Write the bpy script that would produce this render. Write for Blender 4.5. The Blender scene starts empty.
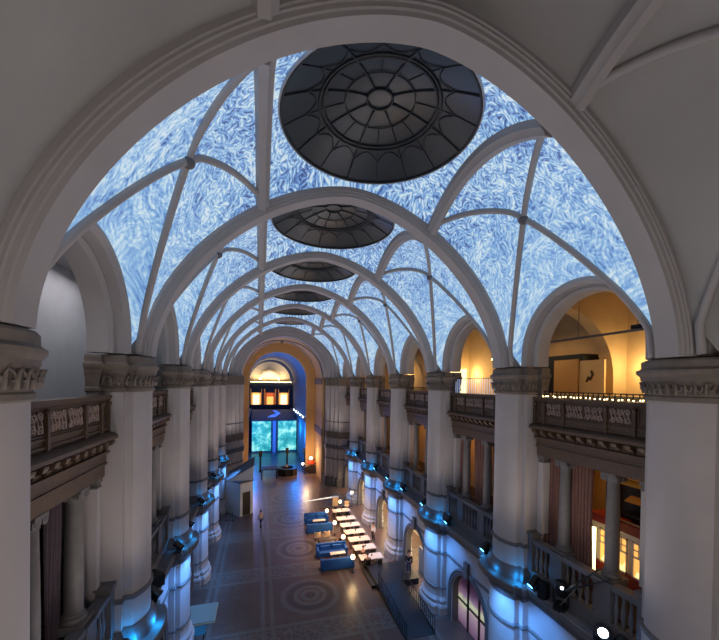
import bpy, math, random
from math import pi, sin, cos, sqrt, radians
random.seed(7)
scene = bpy.context.scene
COL = scene.collection
VX = 3.70
CX, Y1, BAY, EYE = 3.80, 7.28, 7.5, 15.5
def YK(k): return Y1 + BAY * (k - 1)
def YB(k): return Y1 + BAY * (k - 0.5)

# ------------------------------------------------------------------ helpers
def lin(c):
    if isinstance(c, str):
        c = [int(c[i:i + 2], 16) for i in (0, 2, 4)]
    r = []
    for v in c[:3]:
        v /= 255.0
        r.append(v / 12.92 if v <= 0.04045 else ((v + 0.055) / 1.055) ** 2.4)
    return (r[0], r[1], r[2], 1.0)

MATS = {}
def mat(name, col, rough=0.6, metal=0.0, var=0.0, vscale=1.5, bump=0.0, bscale=20.0, emit=None, estr=0.0, spec=0.5, trans=0.0, alpha=1.0):
    if name in MATS: return MATS[name]
    m = bpy.data.materials.new(name); m.use_nodes = True
    nt = m.node_tree; b = nt.nodes['Principled BSDF']
    b.inputs['Roughness'].default_value = rough
    b.inputs['Metallic'].default_value = metal
    b.inputs['Specular IOR Level'].default_value = spec
    b.inputs['Transmission Weight'].default_value = trans
    b.inputs['Alpha'].default_value = alpha
    tc = nt.nodes.new('ShaderNodeTexCoord')
    if var > 0:
        n = nt.nodes.new('ShaderNodeTexNoise'); n.inputs['Scale'].default_value = vscale; n.inputs['Detail'].default_value = 5
        nt.links.new(tc.outputs['Object'], n.inputs['Vector'])
        r = nt.nodes.new('ShaderNodeValToRGB')
        c = lin(col)
        r.color_ramp.elements[0].position = 0.3; r.color_ramp.elements[1].position = 0.7
        r.color_ramp.elements[0].color = tuple(x * (1 - var) for x in c[:3]) + (1,)
        r.color_ramp.elements[1].color = tuple(min(1, x * (1 + var)) for x in c[:3]) + (1,)
        nt.links.new(n.outputs['Fac'], r.inputs['Fac']); nt.links.new(r.outputs['Color'], b.inputs['Base Color'])
    else:
        b.inputs['Base Color'].default_value = lin(col)
    if bump > 0:
        n2 = nt.nodes.new('ShaderNodeTexNoise'); n2.inputs['Scale'].default_value = bscale; n2.inputs['Detail'].default_value = 3
        nt.links.new(tc.outputs['Object'], n2.inputs['Vector'])
        bp = nt.nodes.new('ShaderNodeBump'); bp.inputs['Strength'].default_value = bump; bp.inputs['Distance'].default_value = 0.02
        nt.links.new(n2.outputs['Fac'], bp.inputs['Height']); nt.links.new(bp.outputs['Normal'], b.inputs['Normal'])
    if emit is not None:
        b.inputs['Emission Color'].default_value = lin(emit); b.inputs['Emission Strength'].default_value = estr
    MATS[name] = m
    return m

class MB:
    """collects geometry for ONE mesh object"""
    def __init__(s): s.v = []; s.f = []; s.uv = {}
    def add(s, vs, fs, uvs=None):
        o = len(s.v); s.v += [tuple(p) for p in vs]
        s.f += [tuple(i + o for i in f) for f in fs]
        if uvs:
            for i, u in enumerate(uvs): s.uv[o + i] = u
        return s
    def box(s, x0, x1, y0, y1, z0, z1):
        return s.add([(x0, y0, z0), (x1, y0, z0), (x1, y1, z0), (x0, y1, z0), (x0, y0, z1), (x1, y0, z1), (x1, y1, z1), (x0, y1, z1)],
                     [(0, 3, 2, 1), (4, 5, 6, 7), (0, 1, 5, 4), (1, 2, 6, 5), (2, 3, 7, 6), (3, 0, 4, 7)])
    def cbox(s, cx, cy, z0, w, d, h, rot=0.0, taper=1.0):
        vs = []
        for z, k in ((z0, 1.0), (z0 + h, taper)):
            for a, b in ((-1, -1), (1, -1), (1, 1), (-1, 1)):
                x, y = a * w / 2 * k, b * d / 2 * k
                vs.append((cx + x * cos(rot) - y * sin(rot), cy + x * sin(rot) + y * cos(rot), z))
        return s.add(vs, [(0, 3, 2, 1), (4, 5, 6, 7), (0, 1, 5, 4), (1, 2, 6, 5), (2, 3, 7, 6), (3, 0, 4, 7)])
    def bar(s, a, b, w, h=None):
        h = h or w
        a = list(a); b = list(b)
        d = [b[i] - a[i] for i in range(3)]; L = sqrt(sum(x * x for x in d)) or 1e-6; d = [x / L for x in d]
        up = (0, 0, 1) if abs(d[2]) < 0.95 else (1, 0, 0)
        r = (d[1] * up[2] - d[2] * up[1], d[2] * up[0] - d[0] * up[2], d[0] * up[1] - d[1] * up[0])
        l = sqrt(sum(x * x for x in r)); r = [x / l for x in r]
        u = (r[1] * d[2] - r[2] * d[1], r[2] * d[0] - r[0] * d[2], r[0] * d[1] - r[1] * d[0])
        vs = []
        for p in (a, b):
            for i, j in ((-1, -1), (1, -1), (1, 1), (-1, 1)):
                vs.append(tuple(p[k] + r[k] * i * w / 2 + u[k] * j * h / 2 for k in range(3)))
        return s.add(vs, [(0, 1, 2, 3), (7, 6, 5, 4), (0, 4, 5, 1), (1, 5, 6, 2), (2, 6, 7, 3), (3, 7, 4, 0)])
    def lathe(s, prof, c=(0, 0, 0), n=16, axis='z'):
        vs = []; fs = []
        for r, z in prof:
            for i in range(n):
                a = 2 * pi * i / n
                p = (r * cos(a), r * sin(a), z)
                if axis == 'y': p = (p[0], p[2], p[1])
                if axis == 'x': p = (p[2], p[0], p[1])
                vs.append((c[0] + p[0], c[1] + p[1], c[2] + p[2]))
        m = len(prof)
        for j in range(m - 1):
            for i in range(n):
                fs.append((j * n + i, j * n + (i + 1) % n, (j + 1) * n + (i + 1) % n, (j + 1) * n + i))
        if tuple(prof[0]) != tuple(prof[-1]):
            fs.append(tuple(range(n - 1, -1, -1))); fs.append(tuple((m - 1) * n + i for i in range(n)))
        return s.add(vs, fs)
    def sphere(s, c, r, n=12, m=8, sc=(1, 1, 1)):
        prof = [(max(1e-4, r * sin(pi * j / m)), -r * cos(pi * j / m)) for j in range(m + 1)]
        vs = []; fs = []
        for a, z in prof:
            for i in range(n):
                t = 2 * pi * i / n
                vs.append((c[0] + a * cos(t) * sc[0], c[1] + a * sin(t) * sc[1], c[2] + z * sc[2]))
        for j in range(m):
            for i in range(n):
                fs.append((j * n + i, j * n + (i + 1) % n, (j + 1) * n + (i + 1) % n, (j + 1) * n + i))
        return s.add(vs, fs)
    def tube(s, pts, r, n=6, closed=False):
        """round tube along a 3D polyline"""
        P = [list(p) for p in pts]; N = len(P); vs = []; fs = []
        pu = None
        for i in range(N):
            a = P[(i - 1) % N] if (i > 0 or closed) else P[i]; b = P[(i + 1) % N] if (i < N - 1 or closed) else P[i]
            d = [b[k] - a[k] for k in range(3)]; L = sqrt(sum(x * x for x in d)) or 1e-6; d = [x / L for x in d]
            up = pu or ((0, 0, 1) if abs(d[2]) < 0.9 else (1, 0, 0))
            dt = sum(up[k] * d[k] for k in range(3)); u = [up[k] - dt * d[k] for k in range(3)]
            l = sqrt(sum(x * x for x in u)) or 1e-6; u = [x / l for x in u]; pu = u
            w = (d[1] * u[2] - d[2] * u[1], d[2] * u[0] - d[0] * u[2], d[0] * u[1] - d[1] * u[0])
            rr = r[i] if isinstance(r, (list, tuple)) else r
            for k in range(n):
                t = 2 * pi * k / n
                vs.append(tuple(P[i][q] + rr * (cos(t) * u[q] + sin(t) * w[q]) for q in range(3)))
        M = N if closed else N - 1
        for i in range(M):
            for k in range(n):
                fs.append((i * n + k, i * n + (k + 1) % n, ((i + 1) % N) * n + (k + 1) % n, ((i + 1) % N) * n + k))
        if not closed:
            fs.append(tuple(range(n - 1, -1, -1))); fs.append(tuple((N - 1) * n + k for k in range(n)))
        return s.add(vs, fs)
    def grid(s, rows, uvrows=None, closed=False):
        m = len(rows); n = len(rows[0]); vs = [p for r in rows for p in r]; fs = []
        for j in range(m - 1):
            for i in range(n if closed else n - 1):
                fs.append((j * n + i, j * n + (i + 1) % n, (j + 1) * n + (i + 1) % n, (j + 1) * n + i))
        return s.add(vs, fs, [u for r in uvrows for u in r] if uvrows else None)
    def loft(s, loops, cap=True):
        n = len(loops[0]); m = len(loops)
        s.grid(loops, closed=True)
        if cap:
            o = len(s.v) - n * m
            s.f.append(tuple(o + i for i in range(n - 1, -1, -1))); s.f.append(tuple(o + (m - 1) * n + i for i in range(n)))
        return s
    def shift(s, d):
        s.v = [(p[0] + d[0], p[1] + d[1], p[2] + d[2]) for p in s.v]; return s
    def mesh(s, name, m, smooth=False, recalc=True):
        me = bpy.data.meshes.new(name); me.from_pydata(s.v, [], s.f)
        if recalc:
            import bmesh
            bm = bmesh.new(); bm.from_mesh(me); bmesh.ops.recalc_face_normals(bm, faces=bm.faces); bm.to_mesh(me); bm.free()
        if s.uv:
            ul = me.uv_layers.new(name='UVMap')
            for l in me.loops: ul.data[l.index].uv = s.uv.get(l.vertex_index, (0, 0))
        me.materials.append(m)
        if smooth:
            me.shade_smooth()
            if smooth != 'all': me.set_sharp_from_angle(angle=radians(smooth if smooth is not True else 35))
        me.update()
        return me

def link(name, me, parent=None, loc=None, rot=0.0):
    o = bpy.data.objects.new(name, me); COL.objects.link(o)
    if parent is not None: o.parent = parent
    if loc: o.location = loc
    if rot: o.rotation_euler.z = rot
    return o
def obj(name, mb, m, parent=None, smooth=False, loc=None, rot=0.0):
    return link(name, mb.mesh(name, m, smooth), parent, loc, rot)
def tag(o, label, cat, group=None):
    o['label'] = label; o['category'] = cat
    if group: o['group'] = group
    return o
def thing(name, label, cat, loc=(0, 0, 0), rot=0.0, group=None):
    o = bpy.data.objects.new(name, None); COL.objects.link(o); o.empty_display_size = 0.2
    o.location = loc; o.rotation_euler.z = rot
    return tag(o, label, cat, group)
def struct(o): o['kind'] = 'structure'; return o
def copy_tree(o, label, loc, rot=None):
    c = o.copy(); COL.objects.link(c); c.location = loc
    if rot is not None: c.rotation_euler.z = rot
    c['label'] = label
    def rec(src, dst):
        for ch in src.children:
            d = ch.copy(); COL.objects.link(d); d.parent = dst; rec(ch, d)
    rec(o, c)
    return c
ORD = ['', 'nearest', 'second', 'third', 'fourth', 'fifth', 'sixth', 'seventh', 'eighth']
SIDES = ((1, 'right'), (-1, 'left'))
def srot(s): return 0.0 if s > 0 else pi

# ------------------------------------------------------------------ materials
STONE = mat('pale_plaster', 'a59d9b', 0.8, var=0.06, vscale=0.6, bump=0.08, bscale=14)
STONE_ARCH = mat('arch_plaster', '9f9998', 0.8, var=0.05, vscale=0.8, bump=0.06, bscale=14)
VAULT = mat('vault_plaster', '9c9996', 0.85, var=0.06, vscale=0.5, bump=0.1, bscale=9)
DARKSTONE = mat('brown_carved_stone', '6d6259', 0.75, var=0.18, vscale=3, bump=0.35, bscale=22)
GREYSTONE = mat('grey_moulding_stone', '605c5e', 0.7, var=0.1, vscale=3, bump=0.2, bscale=18)
COLSTONE = mat('grey_column_stone', '625c5a', 0.6, var=0.14, vscale=4, bump=0.1)
LOWER = mat('lower_wall_stone', 'b0adb0', 0.7, var=0.07, vscale=0.8, bump=0.08)
WOOD = mat('dark_carved_wood', '4e3a2b', 0.5, var=0.22, vscale=5, bump=0.2, bscale=12)
CARVE = mat('pinkish_carving', '9a8378', 0.55, var=0.12, vscale=9)
BLACK = mat('black_metal', '0e0f12', 0.4, spec=0.5)
IRON = mat('dark_iron', '1c1d22', 0.45, metal=0.6)
CURT = mat('brown_curtain_cloth', '6b4a42', 0.9, var=0.12, vscale=6)
CURTL = mat('plum_curtain_cloth', '50424a', 0.9, var=0.12, vscale=6)
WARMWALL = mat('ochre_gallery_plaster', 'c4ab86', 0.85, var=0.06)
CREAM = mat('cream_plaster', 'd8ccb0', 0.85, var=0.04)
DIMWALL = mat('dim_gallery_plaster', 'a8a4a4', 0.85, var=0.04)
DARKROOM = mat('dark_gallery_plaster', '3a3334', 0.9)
ORANGEW = mat('tan_crossing_plaster', 'b8966a', 0.85, var=0.05)
NICHEW = mat('niche_plaster', '7c8088', 0.85)
DGLASS = mat('dusky_dome_glass', '2e343a', 0.35, var=0.2, vscale=0.6)
DBAR = mat('dome_iron', '202328', 0.5)
RINGM = mat('dome_ring_plaster', 'a2a0a6', 0.8)
WHITE = mat('white_paint', 'd9d9d8', 0.6)
TABLE = mat('white_tabletop', 'dcc8b8', 0.5)
CHAIRM = mat('black_chair', '1b1613', 0.55)
BEIGE = mat('beige_upholstery', 'd6b892', 0.85)
BLUESOFA = mat('blue_velvet', '0f4f9a', 0.8, var=0.12, vscale=4)
GLOBE = mat('lit_globe', 'fff0d8', 0.4, emit='ffe2b0', estr=4.0)
LENS = mat('lit_lens', 'e8f4ff', 0.3, emit='d8ecff', estr=14.0)
LENSB = mat('blue_lit_lens', 'a0d0ff', 0.3, emit='58b0ff', estr=10.0)
BULB = mat('tiny_warm_bulb', 'fff0d0', 0.3, emit='ffdf9a', estr=12.0)

# ---- node expression helper
class NX:
    def __init__(s, nt): s.nt = nt
    def m(s, op, a, b=None, c=None, clamp=False):
        n = s.nt.nodes.new('ShaderNodeMath'); n.operation = op; n.use_clamp = clamp
        for i, v in enumerate((a, b, c)):
            if v is None: continue
            if isinstance(v, (int, float)): n.inputs[i].default_value = v
            else: s.nt.links.new(v, n.inputs[i])
        return n.outputs[0]
    def vm(s, op, a, b=None, scale=None):
        n = s.nt.nodes.new('ShaderNodeVectorMath'); n.operation = op
        for i, v in enumerate((a, b)):
            if v is None: continue
            if isinstance(v, tuple): n.inputs[i].default_value = v
            else: s.nt.links.new(v, n.inputs[i])
        if scale is not None:
            if isinstance(scale, (int, float)): n.inputs['Scale'].default_value = scale
            else: s.nt.links.new(scale, n.inputs['Scale'])
        return n.outputs[0]
    def noise(s, vec, scale, detail=2, rough=0.5, dim='3D'):
        n = s.nt.nodes.new('ShaderNodeTexNoise'); n.noise_dimensions = dim
        n.inputs['Scale'].default_value = scale; n.inputs['Detail'].default_value = detail; n.inputs['Roughness'].default_value = rough
        s.nt.links.new(vec, n.inputs['Vector']); return n
    def band(s, x, c, w, soft=0.04):
        """1 inside |x-c|<w"""
        d = s.m('ABSOLUTE', s.m('SUBTRACT', x, c))
        return s.m('DIVIDE', s.m('SUBTRACT', w + soft, d), soft * 2, clamp=True)
    def mix(s, f, a, b):
        n = s.nt.nodes.new('ShaderNodeMix'); n.data_type = 'RGBA'
        if isinstance(f, (int, float)): n.inputs[0].default_value = f
        else: s.nt.links.new(f, n.inputs[0])
        for i, v in ((6, a), (7, b)):
            if isinstance(v, tuple): n.inputs[i].default_value = v
            else: s.nt.links.new(v, n.inputs[i])
        return n.outputs[2]

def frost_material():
    """plaster carrying the projected frost picture, its light painted in as emission"""
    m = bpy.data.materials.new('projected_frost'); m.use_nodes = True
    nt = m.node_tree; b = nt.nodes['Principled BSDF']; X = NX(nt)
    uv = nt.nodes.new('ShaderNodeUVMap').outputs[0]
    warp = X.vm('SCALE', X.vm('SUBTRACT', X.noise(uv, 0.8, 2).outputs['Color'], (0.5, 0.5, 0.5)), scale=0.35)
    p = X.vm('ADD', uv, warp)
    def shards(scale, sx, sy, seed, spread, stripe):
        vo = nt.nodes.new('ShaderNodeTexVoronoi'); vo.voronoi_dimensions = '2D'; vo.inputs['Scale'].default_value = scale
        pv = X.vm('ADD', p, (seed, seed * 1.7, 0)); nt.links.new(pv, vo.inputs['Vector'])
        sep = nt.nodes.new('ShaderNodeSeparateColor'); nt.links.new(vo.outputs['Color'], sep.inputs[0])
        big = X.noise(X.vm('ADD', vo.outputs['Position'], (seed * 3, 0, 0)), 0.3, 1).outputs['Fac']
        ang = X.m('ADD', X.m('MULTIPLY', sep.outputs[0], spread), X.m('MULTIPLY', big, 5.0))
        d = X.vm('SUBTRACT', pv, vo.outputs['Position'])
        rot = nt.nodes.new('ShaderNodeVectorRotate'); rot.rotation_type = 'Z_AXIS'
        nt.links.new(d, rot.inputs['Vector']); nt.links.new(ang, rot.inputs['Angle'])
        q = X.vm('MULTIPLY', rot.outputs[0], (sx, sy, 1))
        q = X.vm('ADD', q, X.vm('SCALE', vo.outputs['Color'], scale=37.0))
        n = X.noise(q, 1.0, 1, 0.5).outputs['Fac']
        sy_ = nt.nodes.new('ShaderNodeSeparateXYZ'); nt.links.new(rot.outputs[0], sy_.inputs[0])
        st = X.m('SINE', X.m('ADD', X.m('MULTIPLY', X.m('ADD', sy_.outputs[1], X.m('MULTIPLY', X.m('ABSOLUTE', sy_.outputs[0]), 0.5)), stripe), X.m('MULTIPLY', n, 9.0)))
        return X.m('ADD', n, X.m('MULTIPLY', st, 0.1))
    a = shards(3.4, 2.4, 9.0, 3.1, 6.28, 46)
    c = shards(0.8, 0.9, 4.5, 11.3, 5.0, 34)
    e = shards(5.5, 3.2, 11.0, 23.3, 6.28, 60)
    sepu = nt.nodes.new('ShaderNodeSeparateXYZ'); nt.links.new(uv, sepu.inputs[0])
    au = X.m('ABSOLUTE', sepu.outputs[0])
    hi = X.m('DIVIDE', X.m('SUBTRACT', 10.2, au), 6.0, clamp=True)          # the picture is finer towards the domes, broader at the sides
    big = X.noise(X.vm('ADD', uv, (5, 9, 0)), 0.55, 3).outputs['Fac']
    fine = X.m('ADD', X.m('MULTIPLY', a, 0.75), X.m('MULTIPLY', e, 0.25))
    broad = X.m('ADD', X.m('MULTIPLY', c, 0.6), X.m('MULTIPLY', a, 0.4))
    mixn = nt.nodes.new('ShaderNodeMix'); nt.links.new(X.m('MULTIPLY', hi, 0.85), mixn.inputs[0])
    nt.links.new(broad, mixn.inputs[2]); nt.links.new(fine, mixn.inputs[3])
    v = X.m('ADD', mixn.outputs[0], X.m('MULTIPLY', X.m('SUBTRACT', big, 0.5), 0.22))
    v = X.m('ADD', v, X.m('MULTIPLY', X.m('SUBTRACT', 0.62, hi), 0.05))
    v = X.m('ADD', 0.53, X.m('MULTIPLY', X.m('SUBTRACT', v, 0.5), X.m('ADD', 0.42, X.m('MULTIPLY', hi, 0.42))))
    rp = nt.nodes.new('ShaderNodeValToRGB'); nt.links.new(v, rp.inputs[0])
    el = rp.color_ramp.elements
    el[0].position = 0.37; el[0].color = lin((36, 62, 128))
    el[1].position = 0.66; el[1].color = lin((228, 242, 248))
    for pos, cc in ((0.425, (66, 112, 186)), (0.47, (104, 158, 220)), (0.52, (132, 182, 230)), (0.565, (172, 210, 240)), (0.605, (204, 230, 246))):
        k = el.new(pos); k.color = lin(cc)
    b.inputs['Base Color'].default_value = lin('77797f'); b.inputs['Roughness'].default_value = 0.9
    nt.links.new(rp.outputs[0], b.inputs['Emission Color']); b.inputs['Emission Strength'].default_value = 0.8  # emission stands in for the projector's light on the plaster
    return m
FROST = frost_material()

def floor_material():
    m = bpy.data.materials.new('patterned_stone_floor'); m.use_nodes = True
    nt = m.node_tree; b = nt.nodes['Principled BSDF']; X = NX(nt)
    tc = nt.nodes.new('ShaderNodeTexCoord').outputs['Object']
    sp = nt.nodes.new('ShaderNodeSeparateXYZ'); nt.links.new(tc, sp.inputs[0]); x, y = sp.outputs[0], sp.outputs[1]
    # bay coordinate: centre of a medallion = 0
    yb = X.m('SUBTRACT', X.m('FLOORED_MODULO', X.m('SUBTRACT', y, 25.4 - 3.75), 7.5), 3.75)
    base = X.mix(X.noise(tc, 1.2, 4).outputs['Fac'], lin('553f38'), lin('6a5148'))
    grey = X.mix(X.noise(tc, 3.0, 3).outputs['Fac'], lin('5e5652'), lin('766e68'))
    dark = lin('4a3b36')
    ax = X.m('SUBTRACT', x, 3.7)
    axa = X.m('ABSOLUTE', ax); aya = X.m('ABSOLUTE', yb)
    col = base
    # long borders
    for c, w in ((2.75, 0.13), (3.35, 0.13), (6.6, 0.12), (7.1, 0.12)):
        col = X.mix(X.band(axa, c, w), col, grey)
    # cross borders with a running ornament between
    for c, w in ((2.85, 0.13),):
        col = X.mix(X.band(aya, c, w), col, grey)
    inb = X.band(aya, 3.75, 0.72)
    vo = nt.nodes.new('ShaderNodeTexVoronoi'); vo.feature = 'DISTANCE_TO_EDGE'; vo.inputs['Scale'].default_value = 2.4
    nt.links.new(tc, vo.inputs['Vector'])
    orn = X.m('LESS_THAN', vo.outputs['Distance'], 0.09)
    col = X.mix(X.m('MULTIPLY', inb, orn), col, grey)
    # medallion
    r = X.m('SQRT', X.m('ADD', X.m('MULTIPLY', ax, ax), X.m('MULTIPLY', yb, yb)))
    infield = X.m('LESS_THAN', axa, 2.6)
    for c, w, cc in ((1.95, 0.16, grey), (1.45, 0.2, dark), (1.05, 0.14, grey), (0.55, 0.14, grey), (0.2, 0.12, dark)):
        col = X.mix(X.m('MULTIPLY', X.band(r, c, w), infield), col, cc)
    # slab joints
    bk = nt.nodes.new('ShaderNodeTexBrick'); bk.inputs['Scale'].default_value = 1.0
    bk.inputs['Color1'].default_value = (1, 1, 1, 1); bk.inputs['Color2'].default_value = (.88, .88, .88, 1); bk.inputs['Mortar'].default_value = (.55, .55, .55, 1)
    bk.inputs['Mortar Size'].default_value = 0.012; bk.inputs['Brick Width'].default_value = 1.25; bk.inputs['Row Height'].default_value = 0.62
    nt.links.new(tc, bk.inputs['Vector'])
    mu = nt.nodes.new('ShaderNodeMix'); mu.data_type = 'RGBA'; mu.blend_type = 'MULTIPLY'; mu.inputs[0].default_value = 1
    nt.links.new(col, mu.inputs[6]); nt.links.new(bk.outputs['Color'], mu.inputs[7])
    nt.links.new(mu.outputs[2], b.inputs['Base Color'])
    rg = X.m('ADD', 0.22, X.m('MULTIPLY', X.noise(tc, 2.0, 3).outputs['Fac'], 0.22)); nt.links.new(rg, b.inputs['Roughness'])
    return m
FLOORM = floor_material()

# ------------------------------------------------------------------ vault geometry
AI, BI, ZS, PI_ = 7.55, 7.0, 16.4, 1.70            # intrados of the great arches
AW, BW, PW = 7.92, 7.34, 1.74                      # web surface
RX = 3.7                                 # long ribs
HY = 3.275                                # web half length
BOSS = 5.75
def zbar(x): return ZS + BW * max(0.0, 1 - (abs(x) / AW) ** PW) ** (1 / PW)
def bulge(x, v): return 1.08 * max(0, min(1, (7.7 - abs(x)) / 2.2)) * (1 - v * v)
def zweb(x, y): return zbar(x) + bulge(x, max(-1, min(1, y / HY)))
RD, ZD = 3.24, 24.02
def arc_u(x):
    n = 24; s = 0.0; px = 0.0; pz = zbar(0)
    for i in range(1, n + 1):
        q = abs(x) * i / n; z = zbar(q); s += sqrt((q - px) ** 2 + (z - pz) ** 2); px, pz = q, z
    return s * (1 if x >= 0 else -1)
def xdiag(s): return BOSS + (7.8 - BOSS) * abs(s)
def wallarch(s, off=8.25, r=2.85, zc=16.9):
    """s in -1..1 along the wall arch"""
    a = s * pi / 2 * 1.12
    if abs(a) <= pi / 2: return (off, r * sin(a), zc + r * cos(a))
    t = (abs(a) - pi / 2) / (pi / 2 * 0.12)
    return (off, math.copysign(r, s), zc - 0.5 * t)
def bay_ceiling(idx, frost, y0):
    w = MB()
    uo = idx * 17.3
    # middle field round the dome
    N = 96; M = 5; rows = []; uvr = []
    for i in range(N):
        t = 2 * pi * i / N; c, s_ = cos(t), sin(t)
        k = min(RX / max(1e-6, abs(c)), HY / max(1e-6, abs(s_)))
        k = max(k, RD + 0.02); ex, ey = c * k, s_ * k
        ex = max(-RX, min(RX, ex)) ; ey = max(-HY, min(HY, ey))
        row = []; ur = []
        for j in range(M + 1):
            f = j / M; x = c * RD + (ex - c * RD) * f; y = s_ * RD + (ey - s_ * RD) * f
            ze = zweb(ex, ey)
            z = ZD + (ze - ZD) * (f ** 1.5)
            row.append((x, y, z)); ur.append((x, y + uo))
        rows.append(row); uvr.append(ur)
    rows.append(rows[0]); uvr.append(uvr[0])
    w.grid(rows, uvr)
    for sd in (1, -1):
        # barrel part between long rib and diagonals
        rows = []; uvr = []
        for j in range(33):
            v = -1 + 2 * j / 32; y = HY * v; xd = xdiag(v); row = []; ur = []
            for i in range(13):
                x = RX + (xd - RX) * i / 12
                row.append((sd * x, y, zweb(x, y))); ur.append((sd * arc_u(x), y + uo))
            rows.append(row); uvr.append(ur)
        w.grid(rows, uvr)
        # lunette web down to the wall arch
        rows = []; uvr = []
        for j in range(33):
            s = -1 + 2 * j / 32; xd = xdiag(s); yd = HY * s; a = (xd, yd, zweb(xd, yd)); b = wallarch(s); row = []; ur = []
            for i in range(9):
                f = i / 8
                z = a[2] + (b[2] - a[2]) * f + 0.25 * sin(pi * f) * (1 - s * s)
                x = a[0] + (b[0] - a[0]) * f; y = a[1] + (b[1] - a[1]) * f
                row.append((sd * x, y, z)); ur.append((sd * (arc_u(xd) + (b[0] - xd) * f * 1.0 + abs(b[2] - a[2]) * f * 0.6), y + uo))
            rows.append(row); uvr.append(ur)
        w.grid(rows, uvr)
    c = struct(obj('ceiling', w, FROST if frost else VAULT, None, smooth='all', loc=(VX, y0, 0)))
    return c
def rib_parts(parent):
    global RIBM
    if 'RIBM' not in globals():
        RIBM = {}
        for sd in (1, -1):
            # long rib : moulded bar arching between the great arches
            rows = []
            prof = [(-.27, .12), (-.27, -.12), (-.17, -.2), (-.12, -.32), (.12, -.32), (.17, -.2), (.27, -.12), (.27, .12)]
            for j in range(25):
                v = -1 + 2 * j / 24; y = HY * v; z = zweb(RX, y)
                rows.append([(sd * RX + a, y, z + b) for a, b in prof])
            RIBM['long', sd] = MB().loft(rows).mesh('rib', STONE_ARCH, 30)
            for d in (1, -1):
                pts = [(sd * 7.9, -d * 3.12, 16.45), (sd * 7.87, -d * 3.13, 16.8)]
                for i in range(0, 31):
                    s = -1 + i / 30.0
                    x = xdiag(s); y = HY * s * d * .955
                    pts.append((sd * x, y, zweb(x, y) - 0.06))
                for i in range(1, 21):
                    f = i / 20; x = BOSS + (RX - BOSS) * f; y = HY * f * d * .955
                    pts.append((sd * x, y, zweb(x, y) - 0.06))
                RIBM['diag', sd, d] = MB().tube(pts, 0.11, 8).mesh('rib', STONE_ARCH, 'all')
            RIBM['boss', sd] = MB().sphere((sd * BOSS, 0, zweb(BOSS, 0) - 0.12), 0.2, 12, 8, (1, 1, 0.8)).mesh('boss', GREYSTONE, 'all')
    for k, me in RIBM.items():
        link('boss' if k[0] == 'boss' else 'rib', me, parent)

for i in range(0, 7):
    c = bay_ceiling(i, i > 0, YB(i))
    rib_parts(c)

# great arches
def great_arch_mesh():
    prof = [(-.475, .45), (-.475, .27), (-.44, .25), (-.44, .2), (-.4, .18), (-.38, .1), (-.34, .08), (-.31, 0),
            (.31, 0), (.34, .08), (.38, .1), (.4, .18), (.44, .2), (.44, .25), (.475, .27), (.475, .45)]
    def pt(t):
        c, q = cos(t), sin(t)
        return (AI * math.copysign(abs(c) ** (2 / PI_), c), BI * abs(q) ** (2 / PI_))
    rows = []; N = 80
    for j in range(N + 1):
        t = pi * j / N; x, z = pt(t); a = pt(max(0, t - .01)); b = pt(min(pi, t + .01))
        dx, dz = b[0] - a[0], b[1] - a[1]; l = sqrt(dx * dx + dz * dz); nx, nz = dz / l, -dx / l
        if nx * x + nz * z < 0: nx, nz = -nx, -nz
        rows.append([(x + nx * r, y, ZS + z + nz * r) for y, r in prof])
    return MB().loft(rows).mesh('great_arch', STONE_ARCH, 30)
GA = great_arch_mesh()
GREAT = []
for k in range(1, 7):
    o = thing('great_arch', ['', 'wide round plaster arch framing the top of the view, nearest of the great arches',
            'second great arch spanning the hall, just beyond the largest dome',
            'third great arch spanning the hall, beyond the second dome', 'fourth great arch spanning the hall, beyond the third dome',
            'fifth great arch spanning the hall, beyond the fourth dome', 'sixth great arch spanning the hall, beyond the fifth dome'][k], 'arch', (VX, YK(k), 16.4), 0, 'great arches across the hall')
    link('arch_ring', GA, o, (0, 0, -16.4))
    GREAT.append(o)

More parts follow.
